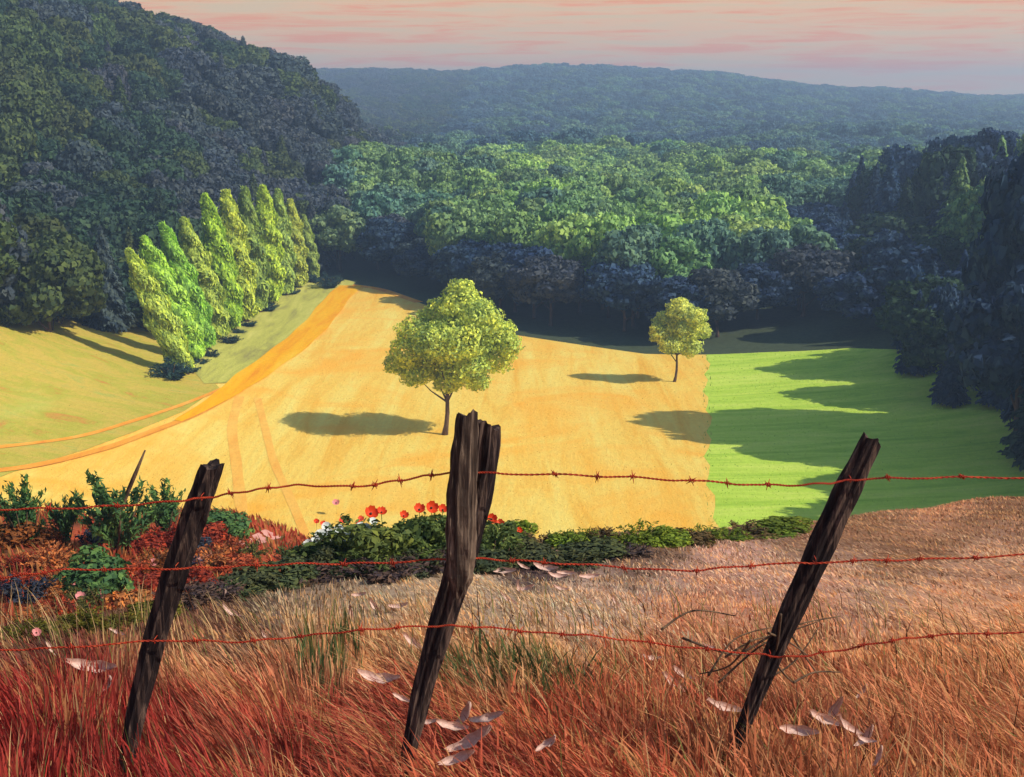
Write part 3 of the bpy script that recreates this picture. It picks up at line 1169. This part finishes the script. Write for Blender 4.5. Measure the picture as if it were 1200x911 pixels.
red_cols = [lin(190, 92, 60), lin(172, 70, 48), lin(204, 124, 74), lin(160, 60, 44), lin(150, 88, 48), lin(60, 64, 84), lin(104, 100, 52)]
rb = random.Random(21)
cnt = 0
for px, py in [(24, 668), (50, 640), (60, 668), (92, 662), (60, 700), (30, 705), (92, 690), (150, 672), (168, 650), (128, 686), (150, 700), (180, 690), (206, 668),
               (188, 712), (92, 716), (38, 728), (66, 726), (120, 722), (150, 722), (225, 690), (200, 640), (226, 650), (176, 672), (240, 640), (252, 668), (268, 650),
               (20, 690), (14, 640), (292, 654), (112, 640), (276, 676)]:
    g0 = hit(px, py, 11)
    if g0 is None:
        continue
    dd = math.hypot(g0.y, 33 - g0.z)
    w_ = rb.uniform(34, 52) * dd / F
    ci = rb.choices(range(7), [5, 4, 4, 3, 3, 2, 2])[0]
    what = ["orange red", "red", "orange", "deep red", "brown", "slate blue", "olive"][ci]
    add_bush("heath_bush", (g0.x, g0.y, g0.z - 0.04), w_, w_ * rb.uniform(0.5, 0.75), vary(red_cols[ci], rb, 0.1),
             "low %s heath bush on the red bank left of the left post" % what, "bush", "%s heath bushes on the red bank" % what,
             mesh=RAG[rb.randrange(3)] if rb.random() < 0.6 else None)
    cnt += 1
strip("footpath", [(hit(a_, b_, 11).x, hit(a_, b_, 11).y) for a_, b_ in [(322, 626), (300, 634), (270, 645), (242, 653), (225, 662)]], 0.5, 0.03, M_PINK)

# ------------------------------------------------------------------ hedge bushes along the crest
rc = random.Random(31)


def crest_bush(px, py_top, py_base, wpx, tint, what, grp):
    # stands on the crest: near ground where the hillside turns over
    g0 = hit(px, py_base, 2)
    dd = g0.y / CP
    h_ = max(0.12, (py_base - py_top) * dd / F * 1.05)
    k_ = rc.uniform(0.85, 1.3)
    return add_bush("crest_bush", (g0.x + rc.uniform(-0.05, 0.05), g0.y + rc.uniform(-0.1, 0.3), g0.z - 0.04), wpx * dd / F * k_ * 1.1, h_ * rc.uniform(0.65, 1.05), tint, what, "bush", grp,
                    mesh=RAG[rc.randrange(3)] if rc.random() < 0.75 else None)


for px, tp, bs, wp in [(352, 636, 668, 52), (380, 618, 664, 60), (410, 600, 662, 66), (436, 594, 662, 62), (462, 590, 660, 66), (490, 584, 658, 62), (516, 582, 656, 58),
                       (556, 590, 654, 56), (590, 600, 652, 60), (470, 612, 668, 66), (520, 612, 666, 60), (425, 620, 670, 60), (575, 606, 662, 52)]:
    crest_bush(px, tp, bs, wp, vary(lin(98, 112, 60), rc, 0.14), "olive green bush in the mound of bushes behind the middle post", "bushes of the mound on the crest")
for px in range(610, 930, 24):
    crest_bush(px, 612 + (px - 610) * 0.012 - max(0, px - 880) * 0.10, 640 - max(0, px - 760) * 0.075, 44, vary(lin(122, 138, 50) if (px // 26) % 3 else lin(110, 90, 60), rc, 0.14),
               "low %s bush along the field side of the crest" % ("yellow green" if (px // 26) % 3 else "brown"), "low %s bushes along the right of the crest" % ("yellow green" if (px // 26) % 3 else "brown"))
for px, bs in [(206, 716), (236, 708), (266, 702), (296, 694), (326, 688), (356, 682), (386, 680), (418, 678), (450, 676), (482, 674), (506, 672), (560, 670),
               (596, 668), (628, 666), (660, 662), (692, 656), (724, 652)]:
    pur = rc.random() < 0.5
    crest_bush(px, bs - 34 + max(0, px - 560) * 0.06, bs, 58, vary(lin(98, 78, 76) if pur else lin(88, 92, 62), rc, 0.15),
               "low dark %s bush in the strip %s the middle post" % ("purple brown" if pur else "olive", "left of" if px < 540 else "right of"),
               "dark %s bushes in the strip %s the middle post" % ("purple brown" if pur else "olive", "left of" if px < 540 else "right of"))
for px, bs in [(20, 752), (50, 750), (82, 747), (114, 743), (146, 738), (176, 730)]:
    crest_bush(px, bs - 22, bs, 48, vary(lin(110, 104, 40), rc, 0.12), "low olive tuft in the strip left of the left post", "olive tufts left of the left post")


# ------------------------------------------------------------------ flowers
def petal_cup(r, n_=5, tilt=0.5, seed=0):
    rr = random.Random(seed)
    V, Fc = [], []
    for k in range(n_):
        a = 2 * math.pi * k / n_ + rr.uniform(-0.15, 0.15)
        o = len(V)
        rows = 4
        for i in range(rows + 1):
            t = i / rows
            rad_ = r * t
            wdt = r * 0.62 * math.sin(math.pi * min(1, 0.12 + 0.78 * t)) ** 0.6
            z = r * tilt * t * t + 0.02 * r * math.sin(i * 2 + k)
            for s in (-1, 0, 1):
                lx, ly = rad_, s * wdt
                V.append((lx * math.cos(a) - ly * math.sin(a), lx * math.sin(a) + ly * math.cos(a), z + (0.16 * r if s else 0.0) * t))
        for i in range(rows):
            for s in range(2):
                q = o + i * 3 + s
                Fc.append((q, q + 1, q + 4, q + 3))
    return V, Fc


def ball(r, z, seg=8):
    V, Fc = [], []
    for i in range(5):
        p_ = math.pi * i / 4
        for k in range(seg):
            a = 2 * math.pi * k / seg
            V.append((r * math.sin(p_) * math.cos(a), r * math.sin(p_) * math.sin(a), z + r * math.cos(p_)))
    for i in range(4):
        for k in range(seg):
            Fc.append((i * seg + k, i * seg + (k + 1) % seg, (i + 1) * seg + (k + 1) % seg, (i + 1) * seg + k))
    return V, Fc


PET = {}
for nm, mt, n_, tl in (("poppy", M_POPPY, 5, 0.7), ("white", M_WHITE, 6, 0.3), ("pink", M_ROSE, 5, 0.5)):
    PET[nm] = ready_t("petals", petal_cup(1.0, n_, tl, n_), mt)
CORE = ready_t("centre", ball(0.2, 0.16), M_CORE)


def flower(kind, px, py, size_px, base_py, label, grp, tmin=2, tilt=None):
    g0 = hit(px, base_py, tmin)
    top = at(px, py, g0.y)
    r_ = size_px * 0.5 * g0.y / CP / F
    t = empty(kind + "_flower", (g0.x, g0.y, g0.z), label, "flower", grp)
    h_ = top.z - g0.z
    p_ = bpy.data.objects.new("petals", PET[kind])
    c_ = bpy.data.objects.new("centre", CORE)
    for o in (p_, c_):
        COL.objects.link(o)
        o.parent = t
        o.location = (0, 0, h_)
        o.scale = (r_, r_, r_)
        o.rotation_euler = (random.uniform(0.5, 1.0), random.uniform(-0.5, 0.5), random.random() * 0.8)
    v, f_ = tube([(0.02, 0, -0.03), (0.01, 0.01, h_ * 0.5), (0, 0, h_)], [0.005, 0.004, 0.004], 5)
    mesh_obj("stem", v, f_, M_STEM, t)
    return t


for px, py, s_ in [(404, 596, 13), (420, 600, 12), (380, 600, 9), (372, 597, 8), (436, 588, 20), (448, 586, 14), (474, 590, 13), (492, 583, 16), (506, 581, 18), (519, 583, 14),
                   (576, 594, 15), (586, 600, 13), (608, 607, 9), (386, 612, 9), (358, 630, 10), (424, 594, 9)]:
    flower("poppy", px, py + 15, s_ * 0.85, 650, "orange red poppy on top of the bushes beside the middle post", "poppies on the bush mound")
for px, py, s_ in [(378, 628, 16), (392, 640, 17), (404, 626, 15), (418, 634, 14), (430, 620, 13), (406, 646, 14), (372, 644, 13), (362, 638, 12), (384, 618, 12), (372, 634, 13), (386, 638, 14), (400, 632, 15), (412, 628, 14), (424, 618, 12), (398, 620, 11), (410, 640, 12), (438, 612, 11), (366, 646, 10), (390, 626, 11)]:
    flower("white", px, py, s_, 660, "white flower low on the left side of the bush mound", "white flowers on the bush mound")
for px, py, s_ in [(92, 690, 15), (95, 700, 12), (108, 688, 13), (116, 694, 14), (122, 699, 10), (158, 686, 9), (180, 660, 10), (44, 742, 11), (394, 590, 9)]:
    flower("pink", px, py, s_, py + 14, "small pink flower low among the red bushes at the left", "pink flowers", 2 if px > 300 else 8)

# ------------------------------------------------------------------ fence
FY = 4.55


def stake(name, pts_px, widths_px, mat, parent, seed, Y=FY, jag=0.022):
    """split stake through pixel points (top first), widths in px"""
    rr = random.Random(seed)
    ctr = [at(a_, b_, Y) for a_, b_ in pts_px]
    Lc = []
    seg = 30
    W = []
    tot = len(ctr) - 1
    for i in range(seg + 1):
        t = i / seg * tot
        k = min(tot - 1, int(t))
        Lc.append(ctr[k].lerp(ctr[k + 1], t - k))
        W.append((widths_px[k] + (widths_px[k + 1] - widths_px[k]) * (t - k)) * 0.5 * Y / CP / F)
    # smooth the centreline a little
    for _ in range(2):
        Lc = [Lc[0]] + [(Lc[i - 1] + Lc[i] * 2 + Lc[i + 1]) / 4 for i in range(1, seg)] + [Lc[-1]]
    sides = 26
    prof = [1 + 0.13 * math.sin(k * 2.1 + seed) + rr.uniform(-0.10, 0.08) for k in range(sides)]
    sl, ph_ = rr.uniform(0.012, 0.022), rr.uniform(0, 6.28)
    top_j = [sl * math.cos(2 * math.pi * k / sides - ph_) + 0.010 * math.sin(3.1 * 2 * math.pi * k / sides + seed) + rr.uniform(-jag, jag) * 0.25 for k in range(sides)]
    V, Fc = [], []
    drift = rr.uniform(-1, 1)
    for i in range(seg + 1):
        t = (Lc[max(i - 1, 0)] - Lc[min(i + 1, seg)]).normalized()
        a_ = t.cross(Vector((0, 1, 0))).normalized()
        b_ = a_.cross(t)
        for k in range(sides):
            th_ = 2 * math.pi * k / sides + 0.25 * drift * i / seg
            r_ = W[i] * prof[k] * (1 + 0.05 * math.sin(i * 1.3 + k * 0.9))
            p_ = Lc[i] + a_ * math.cos(th_) * r_ + b_ * math.sin(th_) * r_ * 0.8
            if i < 2:
                p_ = p_ + t * (top_j[k] * (1.0 if i == 0 else 0.5))
            V.append(p_)
    for i in range(seg):
        for k in range(sides):
            k2 = (k + 1) % sides
            Fc.append((i * sides + k, (i + 1) * sides + k, (i + 1) * sides + k2, i * sides + k2))
    c0 = len(V)
    V.append(Lc[0] - (Lc[0] - Lc[1]).normalized() * 0.006)
    for k in range(sides):
        Fc.append((c0, k, (k + 1) % sides))
    V.append(Lc[-1])
    for k in range(sides):
        Fc.append((c0 + 1, seg * sides + (k + 1) % sides, seg * sides + k))
    o = mesh_obj(name, V, Fc, mat, parent, smooth=False)
    return o


fence = empty("barbed_wire_fence", (0, FY, float(ground(0, FY))), "crooked fence of dark leaning wooden stakes strung with three rusty red barbed wires", "fence")
bpy.context.view_layer.update()
inv = Matrix.Translation(-Vector(fence.location))


def to_fence(o):
    o.data.transform(inv)
    return o


posts = []
o = to_fence(stake("post", [(248, 545), (232, 590), (208, 660), (180, 750), (158, 840), (146, 905), (140, 940)], [26, 30, 31, 28, 24, 18, 12], M_POST, fence, 3))
o["label"] = "left post, dark wood leaning right"
o = to_fence(stake("post", [(573, 498), (568, 545), (553, 610), (532, 690), (506, 770), (488, 840), (476, 900), (470, 930)], [28, 32, 35, 32, 27, 22, 16, 12], M_POST, fence, 5, FY + 0.02))
o["label"] = "middle post, split dark wood leaning right"
o = to_fence(stake("post", [(548, 486), (545, 530), (541, 590), (541, 640), (540, 676), (536, 700)], [24, 31, 35, 36, 30, 12], M_POSTL, fence, 8, FY - 0.09))
o["label"] = "short grey brown slab fixed against the middle post"
o = to_fence(stake("post", [(1022, 516), (1000, 560), (974, 615), (945, 680), (915, 745), (888, 810), (860, 880), (846, 925)], [23, 29, 31, 29, 25, 20, 14, 9], M_POST, fence, 13))
o["label"] = "right post, dark wood leaning far right"


def wire(pts_px, barbs, seed, Y=FY - 0.07):
    rr = random.Random(seed)
    L = smooth_line(pts_px, 10)
    wpts = []
    for i, q in enumerate(L):
        p_ = at(q[0], q[1] + 0.9 * math.sin(i * 0.8 + seed) + rr.uniform(-0.35, 0.35), Y + 0.012 * math.sin(i * 0.35))
        wpts.append(p_)
    parts = []
    for ph in (0, math.pi):           # two twisted strands
        st = []
        for i in range(len(wpts) - 1):
            for s in range(6):
                t = s / 6
                p_ = wpts[i].lerp(wpts[i + 1], t)
                a_ = (i * 6 + s) * 1.05 + ph
                st.append(p_ + Vector((0, math.cos(a_) * 0.0023, math.sin(a_) * 0.0023)))
        parts.append(tube(st, [0.0023] * len(st), 5))
    w_ = mesh_obj("wire", *merge(parts), M_WIRE, fence, smooth=True)
    to_fence(w_)
    for bx_ in barbs:
        best = min(range(len(wpts)), key=lambda i: abs(L[i][0] - bx_))
        c_ = wpts[best]
        pr = []
        for s in range(2):
            a_ = rr.uniform(0.5, 2.6)
            d = Vector((math.cos(a_) * 0.7, rr.uniform(-0.5, 0.5), math.sin(a_))).normalized() * rr.uniform(0.018, 0.028)
            pr.append(tube([c_ - d, c_ - d * 0.3, c_ + d * 0.3, c_ + d], [0.0007, 0.0024, 0.0024, 0.0007], 5))
        ring = [c_ + Vector((-0.010 + 0.020 * i / 14, math.cos(i * 1.3) * 0.007, math.sin(i * 1.3) * 0.007)) for i in range(15)]
        pr.append(tube(ring, [0.0019] * 15, 5))
        b_ = mesh_obj("barb", *merge(pr), M_WIRE, w_, smooth=True)
        to_fence(b_)
    return w_


wire([(-30, 598), (20, 597), (120, 594), (200, 588), (250, 582), (300, 574), (350, 569), (420, 570), (480, 561), (530, 554), (580, 555), (700, 558), (800, 563), (900, 569),
      (965, 567), (1010, 562), (1100, 560), (1240, 560)], [60, 134, 272, 314, 413, 436, 470, 508, 650, 704, 740, 810, 856, 904, 1040, 1120], 1)
wire([(-30, 680), (20, 675), (80, 668), (190, 667), (270, 664), (350, 661), (440, 660), (540, 655), (600, 657), (700, 663), (800, 669), (880, 663), (1000, 658), (1100, 655), (1240, 649)],
     [54, 120, 300, 402, 458, 600, 640, 733, 814, 880, 998, 1040, 1074, 1150], 2)
wire([(-30, 762), (60, 760), (190, 751), (280, 752), (360, 745), (430, 738), (500, 734), (560, 735), (640, 742), (700, 746), (790, 757), (880, 766), (925, 770), (980, 763), (1040, 752),
      (1100, 745), (1240, 739)], [90, 225, 296, 350, 424, 468, 553, 610, 661, 760, 830, 960, 1008, 1048, 1094, 1150], 3)

# staples holding the wires to the two outer posts
for (sx_, sy_) in ((236, 584), (206, 666), (181, 752), (997, 563), (956, 658), (903, 769)):
    c_ = at(sx_, sy_, FY - 0.075)
    q = [c_ + Vector((dx, dy, dz)) for dx, dy, dz in ((-0.002, 0.035, -0.010), (0, 0.0, -0.009), (0, -0.004, 0), (0, 0.0, 0.009), (0.002, 0.035, 0.010))]
    to_fence(mesh_obj("staple", *tube(q, [0.0016] * 5, 5), M_WIRE, fence, smooth=True))

# ------------------------------------------------------------------ grass
def grass(name, label, n_, ymin, ymax, length, width, seed, colour_fn, lean_fn, keep=None, power=1.6):
    rng = np.random.default_rng(seed)
    u = rng.random(n_)
    y = ymin + (ymax - ymin) * u ** power
    x = (rng.random(n_) * 2 - 1) * (0.47 * y + (2.6 if ymax < 30 else 8.0))
    if keep is not None:
        k = keep(x, y, rng)
        x, y = x[k], y[k]
    n_ = len(x)
    # tufts
    tx = 0.05 * np.sin(x * 9 + y * 4)
    x = x + tx
    z = ground(x, y)
    L = length(x, y, rng)
    W = width * (0.6 + 0.8 * rng.random(n_)) * (0.7 + 0.05 * y)
    lean = lean_fn(x, y, rng)                                   # (n,2) horizontal displacement per unit length
    az = rng.random(n_) * math.pi
    sx_, sy_ = np.cos(az) * W * 0.5, np.sin(az) * W * 0.5 * 0.5
    V = np.zeros((n_, 7, 3))
    for i, (t, wf) in enumerate(((0.0, 1.0), (0.4, 0.85), (0.75, 0.5))):
        bx = x + lean[:, 0] * L * t * t
        by = y + lean[:, 1] * L * t * t
        bz = z - 0.02 + L * (t - 0.35 * t * t * np.minimum(1.5, np.hypot(lean[:, 0], lean[:, 1])))
        V[:, i * 2] = np.stack([bx - sx_ * wf, by - sy_ * wf, bz], 1)
        V[:, i * 2 + 1] = np.stack([bx + sx_ * wf, by + sy_ * wf, bz], 1)
    V[:, 6] = np.stack([x + lean[:, 0] * L, y + lean[:, 1] * L, z - 0.02 + L * (1 - 0.35 * np.minimum(1.5, np.hypot(lean[:, 0], lean[:, 1])))], 1)
    base = np.arange(n_)[:, None] * 7
    tri = np.array([[0, 1, 3], [0, 3, 2], [2, 3, 5], [2, 5, 4], [4, 5, 6]])
    Fc = (base[:, :, None] + tri[None]).reshape(-1, 3)
    C = colour_fn(x, y, rng)
    Cv = np.repeat(C[:, None, :], 7, axis=1)
    o = mesh_obj(name, V.reshape(-1, 3), Fc, M_BLADE, col=Cv.reshape(-1, 3))
    return tag(o, label, "grass", kind="stuff")


def c_main(x, y, rng):
    # tufts of one hue: jitter the lookup position so the patches break up
    jx = rng.normal(size=len(x)) * 0.10 * (1 + y * 0.12) + 0.35 * np.sin(x * 4.1 + y * 2.3)
    jy = rng.normal(size=len(x)) * 0.15 * (1 + y * 0.12) + 0.30 * np.sin(x * 6.3 - y * 1.7)
    C = fore_colour(x + jx, np.maximum(1.5, y + jy))
    k = (0.7 + 0.65 * rng.random(len(x)))[:, None]
    hue = rng.normal(size=(len(x), 1)) * 0.10
    C = C * k * (1 + hue * np.array([[1.0, -0.4, -0.8]]))
    g = C.mean(1, keepdims=True)
    C = (C * 0.84 + g * 0.16 * np.array([[1.05, 1.0, 0.85]])) * 1.5
    # straw coloured and dark brown blades scattered in slanting drifts
    band = np.sin(x * 7.0 + y * 5.0 + 1.5 * np.sin(x * 2.0)) + rng.normal(size=len(x)) * 0.6
    C = np.where((band > 1.0)[:, None], C * 0.35 + 0.65 * np.array([lin(206, 150, 98)]) * (g / 0.16) ** 0.5, C)
    C = np.where((band < -1.05)[:, None], C * np.array([[0.5, 0.46, 0.45]]), C)
    return np.clip(C * np.array([[1.0, 1.03, 0.9]]), 0, 0.95)


def lean_main(x, y, rng):
    a = 0.55 * np.sin(x * 0.9 + 0.6) + 0.35 * np.sin(x * 2.3 + y * 1.1)
    lx = -0.55 + 0.5 * a + rng.normal(size=len(x)) * 0.28
    lx = np.where(x < -0.9, lx * 0.3 + 0.25 * np.sin(x * 5 + y), lx)
    ly = rng.normal(size=len(x)) * 0.25
    return np.stack([lx, ly], 1)


def len_main(x, y, rng):
    px, py = proj(x, y, ground(x, y))
    base = 0.06 + 0.165 * sstep(py, 720, 860)
    for bx_, by_ in ((-1.43, 4.45), (-0.40, 4.45), (0.82, 4.45)):
        base = base + 0.07 * np.exp(-0.5 * (((x - bx_) / 0.16) ** 2 + ((y - by_) / 0.22) ** 2))
    return base * (0.5 + 0.9 * rng.random(len(x)))


grass("grass", "russet, red and straw coloured grass covering the slope around the posts", 300000, 1.6, 25, len_main, 0.015, 1, c_main, lean_main, power=1.25)


def c_red(x, y, rng):
    r = rng.random((len(x), 1))
    a = np.array([lin(180, 74, 50)])
    b = np.array([lin(194, 130, 72)])
    c_ = np.array([lin(120, 104, 50)])
    return np.where(r < 0.5, a, np.where(r < 0.85, b, c_)) * (0.7 + 0.5 * rng.random((len(x), 1)))


grass("bank_grass", "short red and orange grass on the bank left of the left post", 45000, 14, 44, lambda x, y, rng: 0.22 * (0.5 + rng.random(len(x))), 0.03, 2, c_red, lean_main,
      keep=lambda x, y, rng: (x < -3.4 - 0.02 * y), power=1.0)

def inside(poly):
    A = np.array(poly, float)

    def f(x, y, rng):
        x = x + rng.normal(size=len(x)) * 0.5
        r = np.zeros(len(x), bool)
        for i in range(len(A)):
            (x1, y1), (x2, y2) = A[i], A[(i + 1) % len(A)]
            c_ = ((y1 > y) != (y2 > y)) & (x < (x2 - x1) * (y - y1) / (y2 - y1 + 1e-12) + x1)
            r ^= c_
        return r
    return f


def c_pal(cols, wts, amt=0.15):
    def f(x, y, rng):
        n_ = len(x)
        # drifts a few metres across, drawn out along the rows
        w = np.sin(x * 0.9 + 2 * np.sin(y * 0.07)) * 0.8 + np.sin(y * 0.21 + x * 0.13) + rng.normal(size=n_) * 0.8
        q = np.argsort(np.argsort(w)) / max(1, n_)
        cum = np.cumsum(wts) / np.sum(wts)
        idx = np.minimum(len(cols) - 1, np.searchsorted(cum, q))
        return np.clip(np.array(cols)[idx] * (1 + amt * rng.normal(size=(n_, 1))), 0.01, 0.95)
    return f


def lean_small(x, y, rng):
    return rng.normal(size=(len(x), 2)) * 0.3


def len_k(k):
    return lambda x, y, rng: k * (0.5 + 0.9 * rng.random(len(x)))


grass("stubble", "short golden stubble standing in the yellow field", 120000, 78, 232, len_k(0.12), 0.012, 11,
      c_pal([lin(244, 176, 76), lin(255, 206, 104), lin(255, 222, 124), lin(238, 190, 92)], [2, 4, 3, 1]), lean_small, keep=inside(yf_poly), power=1.0)
grass("meadow_grass", "lush yellow green grass of the green field", 60000, 78, 164, len_k(0.17), 0.012, 12,
      c_pal([lin(150, 190, 60), lin(198, 226, 84), lin(224, 236, 110), lin(160, 196, 84)], [2, 4, 2, 2]), lean_small, keep=inside(gf_poly), power=1.0)
grass("hill_grass", "rough olive and tan grass of the meadow knoll and the lane verge", 80000, 78, 236, len_k(0.16), 0.013, 13,
      c_pal([lin(206, 142, 76), lin(182, 178, 70), lin(208, 186, 88), lin(154, 180, 80), lin(196, 156, 90)], [1.5, 3, 3, 2, 1]), lean_small,
      keep=lambda x, y, rng: inside(kn_poly)(x, y, rng) | (inside(vg_poly)(x, y, rng)), power=1.0)

grass("margin_grass", "rough strip of taller grass between the yellow and the green field", 9000, 84, 163, len_k(0.42), 0.012, 14,
      c_pal([lin(170, 190, 84), lin(196, 190, 96), lin(130, 160, 70)], [3, 2, 2]), lean_small,
      keep=lambda x, y, rng: np.abs(x - np.interp(y, [88, 100, 122, 145, 162], [15.5, 17, 20, 23.5, 26]) + rng.normal(size=len(x)) * 0.3) < 0.5, power=1.0)


def c_stalk(x, y, rng):
    r = rng.random((len(x), 1))
    return np.where(r < 0.45, np.array([lin(222, 180, 124)]), np.where(r < 0.75, np.array([lin(92, 58, 40)]), np.array([lin(120, 124, 62)]))) * (0.8 + 0.4 * rng.random((len(x), 1)))


grass("tall_stalks", "taller straw, brown and green stalks standing through the russet grass", 9000, 1.8, 9, lambda x, y, rng: 0.22 + 0.20 * rng.random(len(x)), 0.006, 15,
      c_stalk, lean_main, power=1.2)


def c_weed(x, y, rng):
    r = rng.random((len(x), 1))
    return np.where(r < 0.6, np.array([lin(74, 92, 52)]), np.array([lin(110, 104, 56)])) * (0.7 + 0.5 * rng.random((len(x), 1)))


def keep_weed(x, y, rng):
    px, py = proj(x, y, ground(x, y))
    d = ((px - 600 - 0.6 * (py - 790)) / 110) ** 2 + ((py - 805) / 34) ** 2
    d2 = ((px - 385) / 40) ** 2 + ((py - 800) / 60) ** 2
    return np.minimum(d, d2) < rng.random(len(x)) * 1.2


grass("green_weeds", "patches of dark green weeds among the russet grass near the middle post", 40000, 2.8, 9, lambda x, y, rng: 0.15 + 0.16 * rng.random(len(x)), 0.016, 16,
      c_weed, lean_main, keep=keep_weed, power=1.2)

# dry twigs around the foot of the right post
pr = []
rt = random.Random(77)
for (a0, b0, a1, b1, bend) in [(830, 792, 905, 735, -14), (842, 800, 960, 728, -10), (775, 738, 862, 722, -14), (800, 748, 900, 765, 10), (870, 765, 985, 722, -8),
                               (905, 772, 930, 800, 6), (930, 800, 985, 788, -6), (880, 750, 820, 790, 10), (900, 742, 955, 775, -6), (925, 740, 960, 792, 8),
                               (850, 770, 918, 742, -5), (890, 800, 960, 735, 9), (915, 720, 900, 790, 5)]:
    Yd = FY + rt.uniform(-0.1, 0.25)
    m_ = ((a0 + a1) / 2 + bend * 0.5, (b0 + b1) / 2 + bend)
    L = smooth_line([(a0, b0), m_, (a1, b1)], 6)
    pr.append(tube([at(q[0], q[1], Yd + 0.01 * i) for i, q in enumerate(L)], [0.0045 * (1 - 0.8 * i / len(L)) + 0.0012 for i in range(len(L))], 5))
tag(mesh_obj("dry_twigs", *merge(pr), M_BARK, smooth=True), "tangle of thin dark dry twigs around the foot of the right post", "twigs")


# ------------------------------------------------------------------ pale curled leaves lying on the grass
def curled_leaf(seed):
    rr = random.Random(seed)
    V, Fc = [], []
    rows, cols = 10, 4
    curl = rr.uniform(0.5, 1.1)
    for i in range(rows + 1):
        t = i / rows
        w_ = 0.115 * math.sin(math.pi * min(0.98, 0.05 + 0.92 * t)) ** 0.7 * (1 + 0.15 * math.sin(i * 1.7 + seed))
        a = (t - 0.5) * curl * 2
        cx, cz = 0.5 * math.sin(a) / curl * 1.0, 0.5 * (1 - math.cos(a)) / curl
        for j in range(cols + 1):
            s = j / cols * 2 - 1
            V.append((cx, s * w_, cz + 0.10 * s * s + 0.02 * math.sin(i + j * 2)))
    top = len(V)
    V += [(x, y, z - 0.012) for x, y, z in V]
    for i in range(rows):
        for j in range(cols):
            a = i * (cols + 1) + j
            Fc.append((a, a + 1, a + cols + 2, a + cols + 1))
            Fc.append((top + a, top + a + cols + 1, top + a + cols + 2, top + a + 1))
    ring = [i * (cols + 1) for i in range(rows + 1)] + [rows * (cols + 1) + j for j in range(1, cols + 1)] + \
           [i * (cols + 1) + cols for i in range(rows - 1, -1, -1)] + [j for j in range(cols - 1, 0, -1)]
    for i in range(len(ring)):
        a, b = ring[i], ring[(i + 1) % len(ring)]
        Fc.append((b, a, top + a, top + b))
    return V, Fc


LEAFM = [ready_t("pale_leaf", curled_leaf(500 + i), M_PALE) for i in range(4)]
leaf_spots = [(112, 783, 50, 5), (130, 800, 18, -70), (60, 760, 22, 60), (138, 741, 16, 20), (445, 797, 44, 5), (470, 818, 20, 25), (482, 752, 26, 38), (503, 847, 20, -10),
              (528, 851, 34, 15), (547, 838, 36, -60), (572, 842, 34, -15), (556, 868, 50, -35), (540, 888, 40, -25), (640, 871, 24, -35), (650, 868, 14, -70),
              (787, 800, 34, 40), (798, 790, 26, 30), (762, 772, 20, 10), (829, 758, 14, 20), (847, 830, 36, 18), (935, 856, 40, 3), (962, 842, 36, 25), (978, 832, 34, -60),
              (990, 852, 34, 40), (1018, 862, 30, -60), (1012, 868, 22, 20), (1012, 810, 18, -60), (1032, 885, 22, -75), (268, 717, 24, 40), (262, 700, 18, -50), (438, 710, 20, 55),
              (410, 718, 16, 80), (422, 697, 16, -10), (468, 711, 20, -10), (590, 669, 24, 0), (612, 664, 14, 30), (640, 667, 26, 5), (652, 676, 20, 10), (606, 690, 20, 70),
              (594, 702, 20, 40), (618, 690, 18, -20), (655, 690, 16, 20), (662, 672, 18, 5), (690, 676, 20, 0), (676, 642, 16, -40), (720, 704, 14, 60), (310, 745, 16, 60)]
for i, (px, py, s_, ang_) in enumerate(leaf_spots):
    g0 = hit(px, py + 3, 1.5)
    lift = 0.045 + 0.17 * float(sstep(py, 730, 860))
    pos = at(px, py, g0.y)
    d_ = ray(px, py)
    # step towards the camera until it lies on top of the grass
    t = (g0.y) / d_[1]
    while t > 1.5:
        p_ = Vector((d_[0] * t, d_[1] * t, EYE + d_[2] * t))
        if p_.z - float(ground(p_.x, p_.y)) >= lift:
            break
        t -= 0.02
    L_ = s_ * t / F * 1.35
    o = bpy.data.objects.new("pale_leaf", LEAFM[i % 4])
    COL.objects.link(o)
    o.location = p_
    o.scale = (L_, L_ * 0.9, L_)
    # lie facing the viewer at a slant
    o.rotation_euler = (math.radians(50 + random.uniform(-15, 10)), math.radians(ang_), math.radians(random.uniform(-12, 12)))
    tag(o, "pale curled leaf lying in the " + ("russet grass near the posts' feet" if py > 730 else "tan grass of the upper slope"), "leaf",
        "pale leaves in the russet grass" if py > 730 else "pale leaves on the upper slope")

# ------------------------------------------------------------------ haze
if True:
    hv = [(-2340, -2340, -60), (2340, -2340, -60), (2340, 2340, -60), (-2340, 2340, -60), (-2340, -2340, 98), (2340, -2340, 98), (2340, 2340, 98), (-2340, 2340, 98)]
    hf = [(0, 3, 2, 1), (4, 5, 6, 7), (0, 1, 5, 4), (1, 2, 6, 5), (2, 3, 7, 6), (3, 0, 4, 7)]
    m, n, out = new_mat("haze_air")
    pv = n.nodes.new("ShaderNodeVolumePrincipled")
    pv.inputs["Density"].default_value = 0.00068
    pv.inputs["Color"].default_value = (0.50, 0.72, 1.0, 1)
    pv.inputs["Anisotropy"].default_value = 0.2
    n.links.new(pv.outputs[0], out.inputs["Volume"])
    hz = mesh_obj("haze", hv, hf, m)
    tag(hz, "thin blue air haze filling the valley", "haze", kind="stuff")
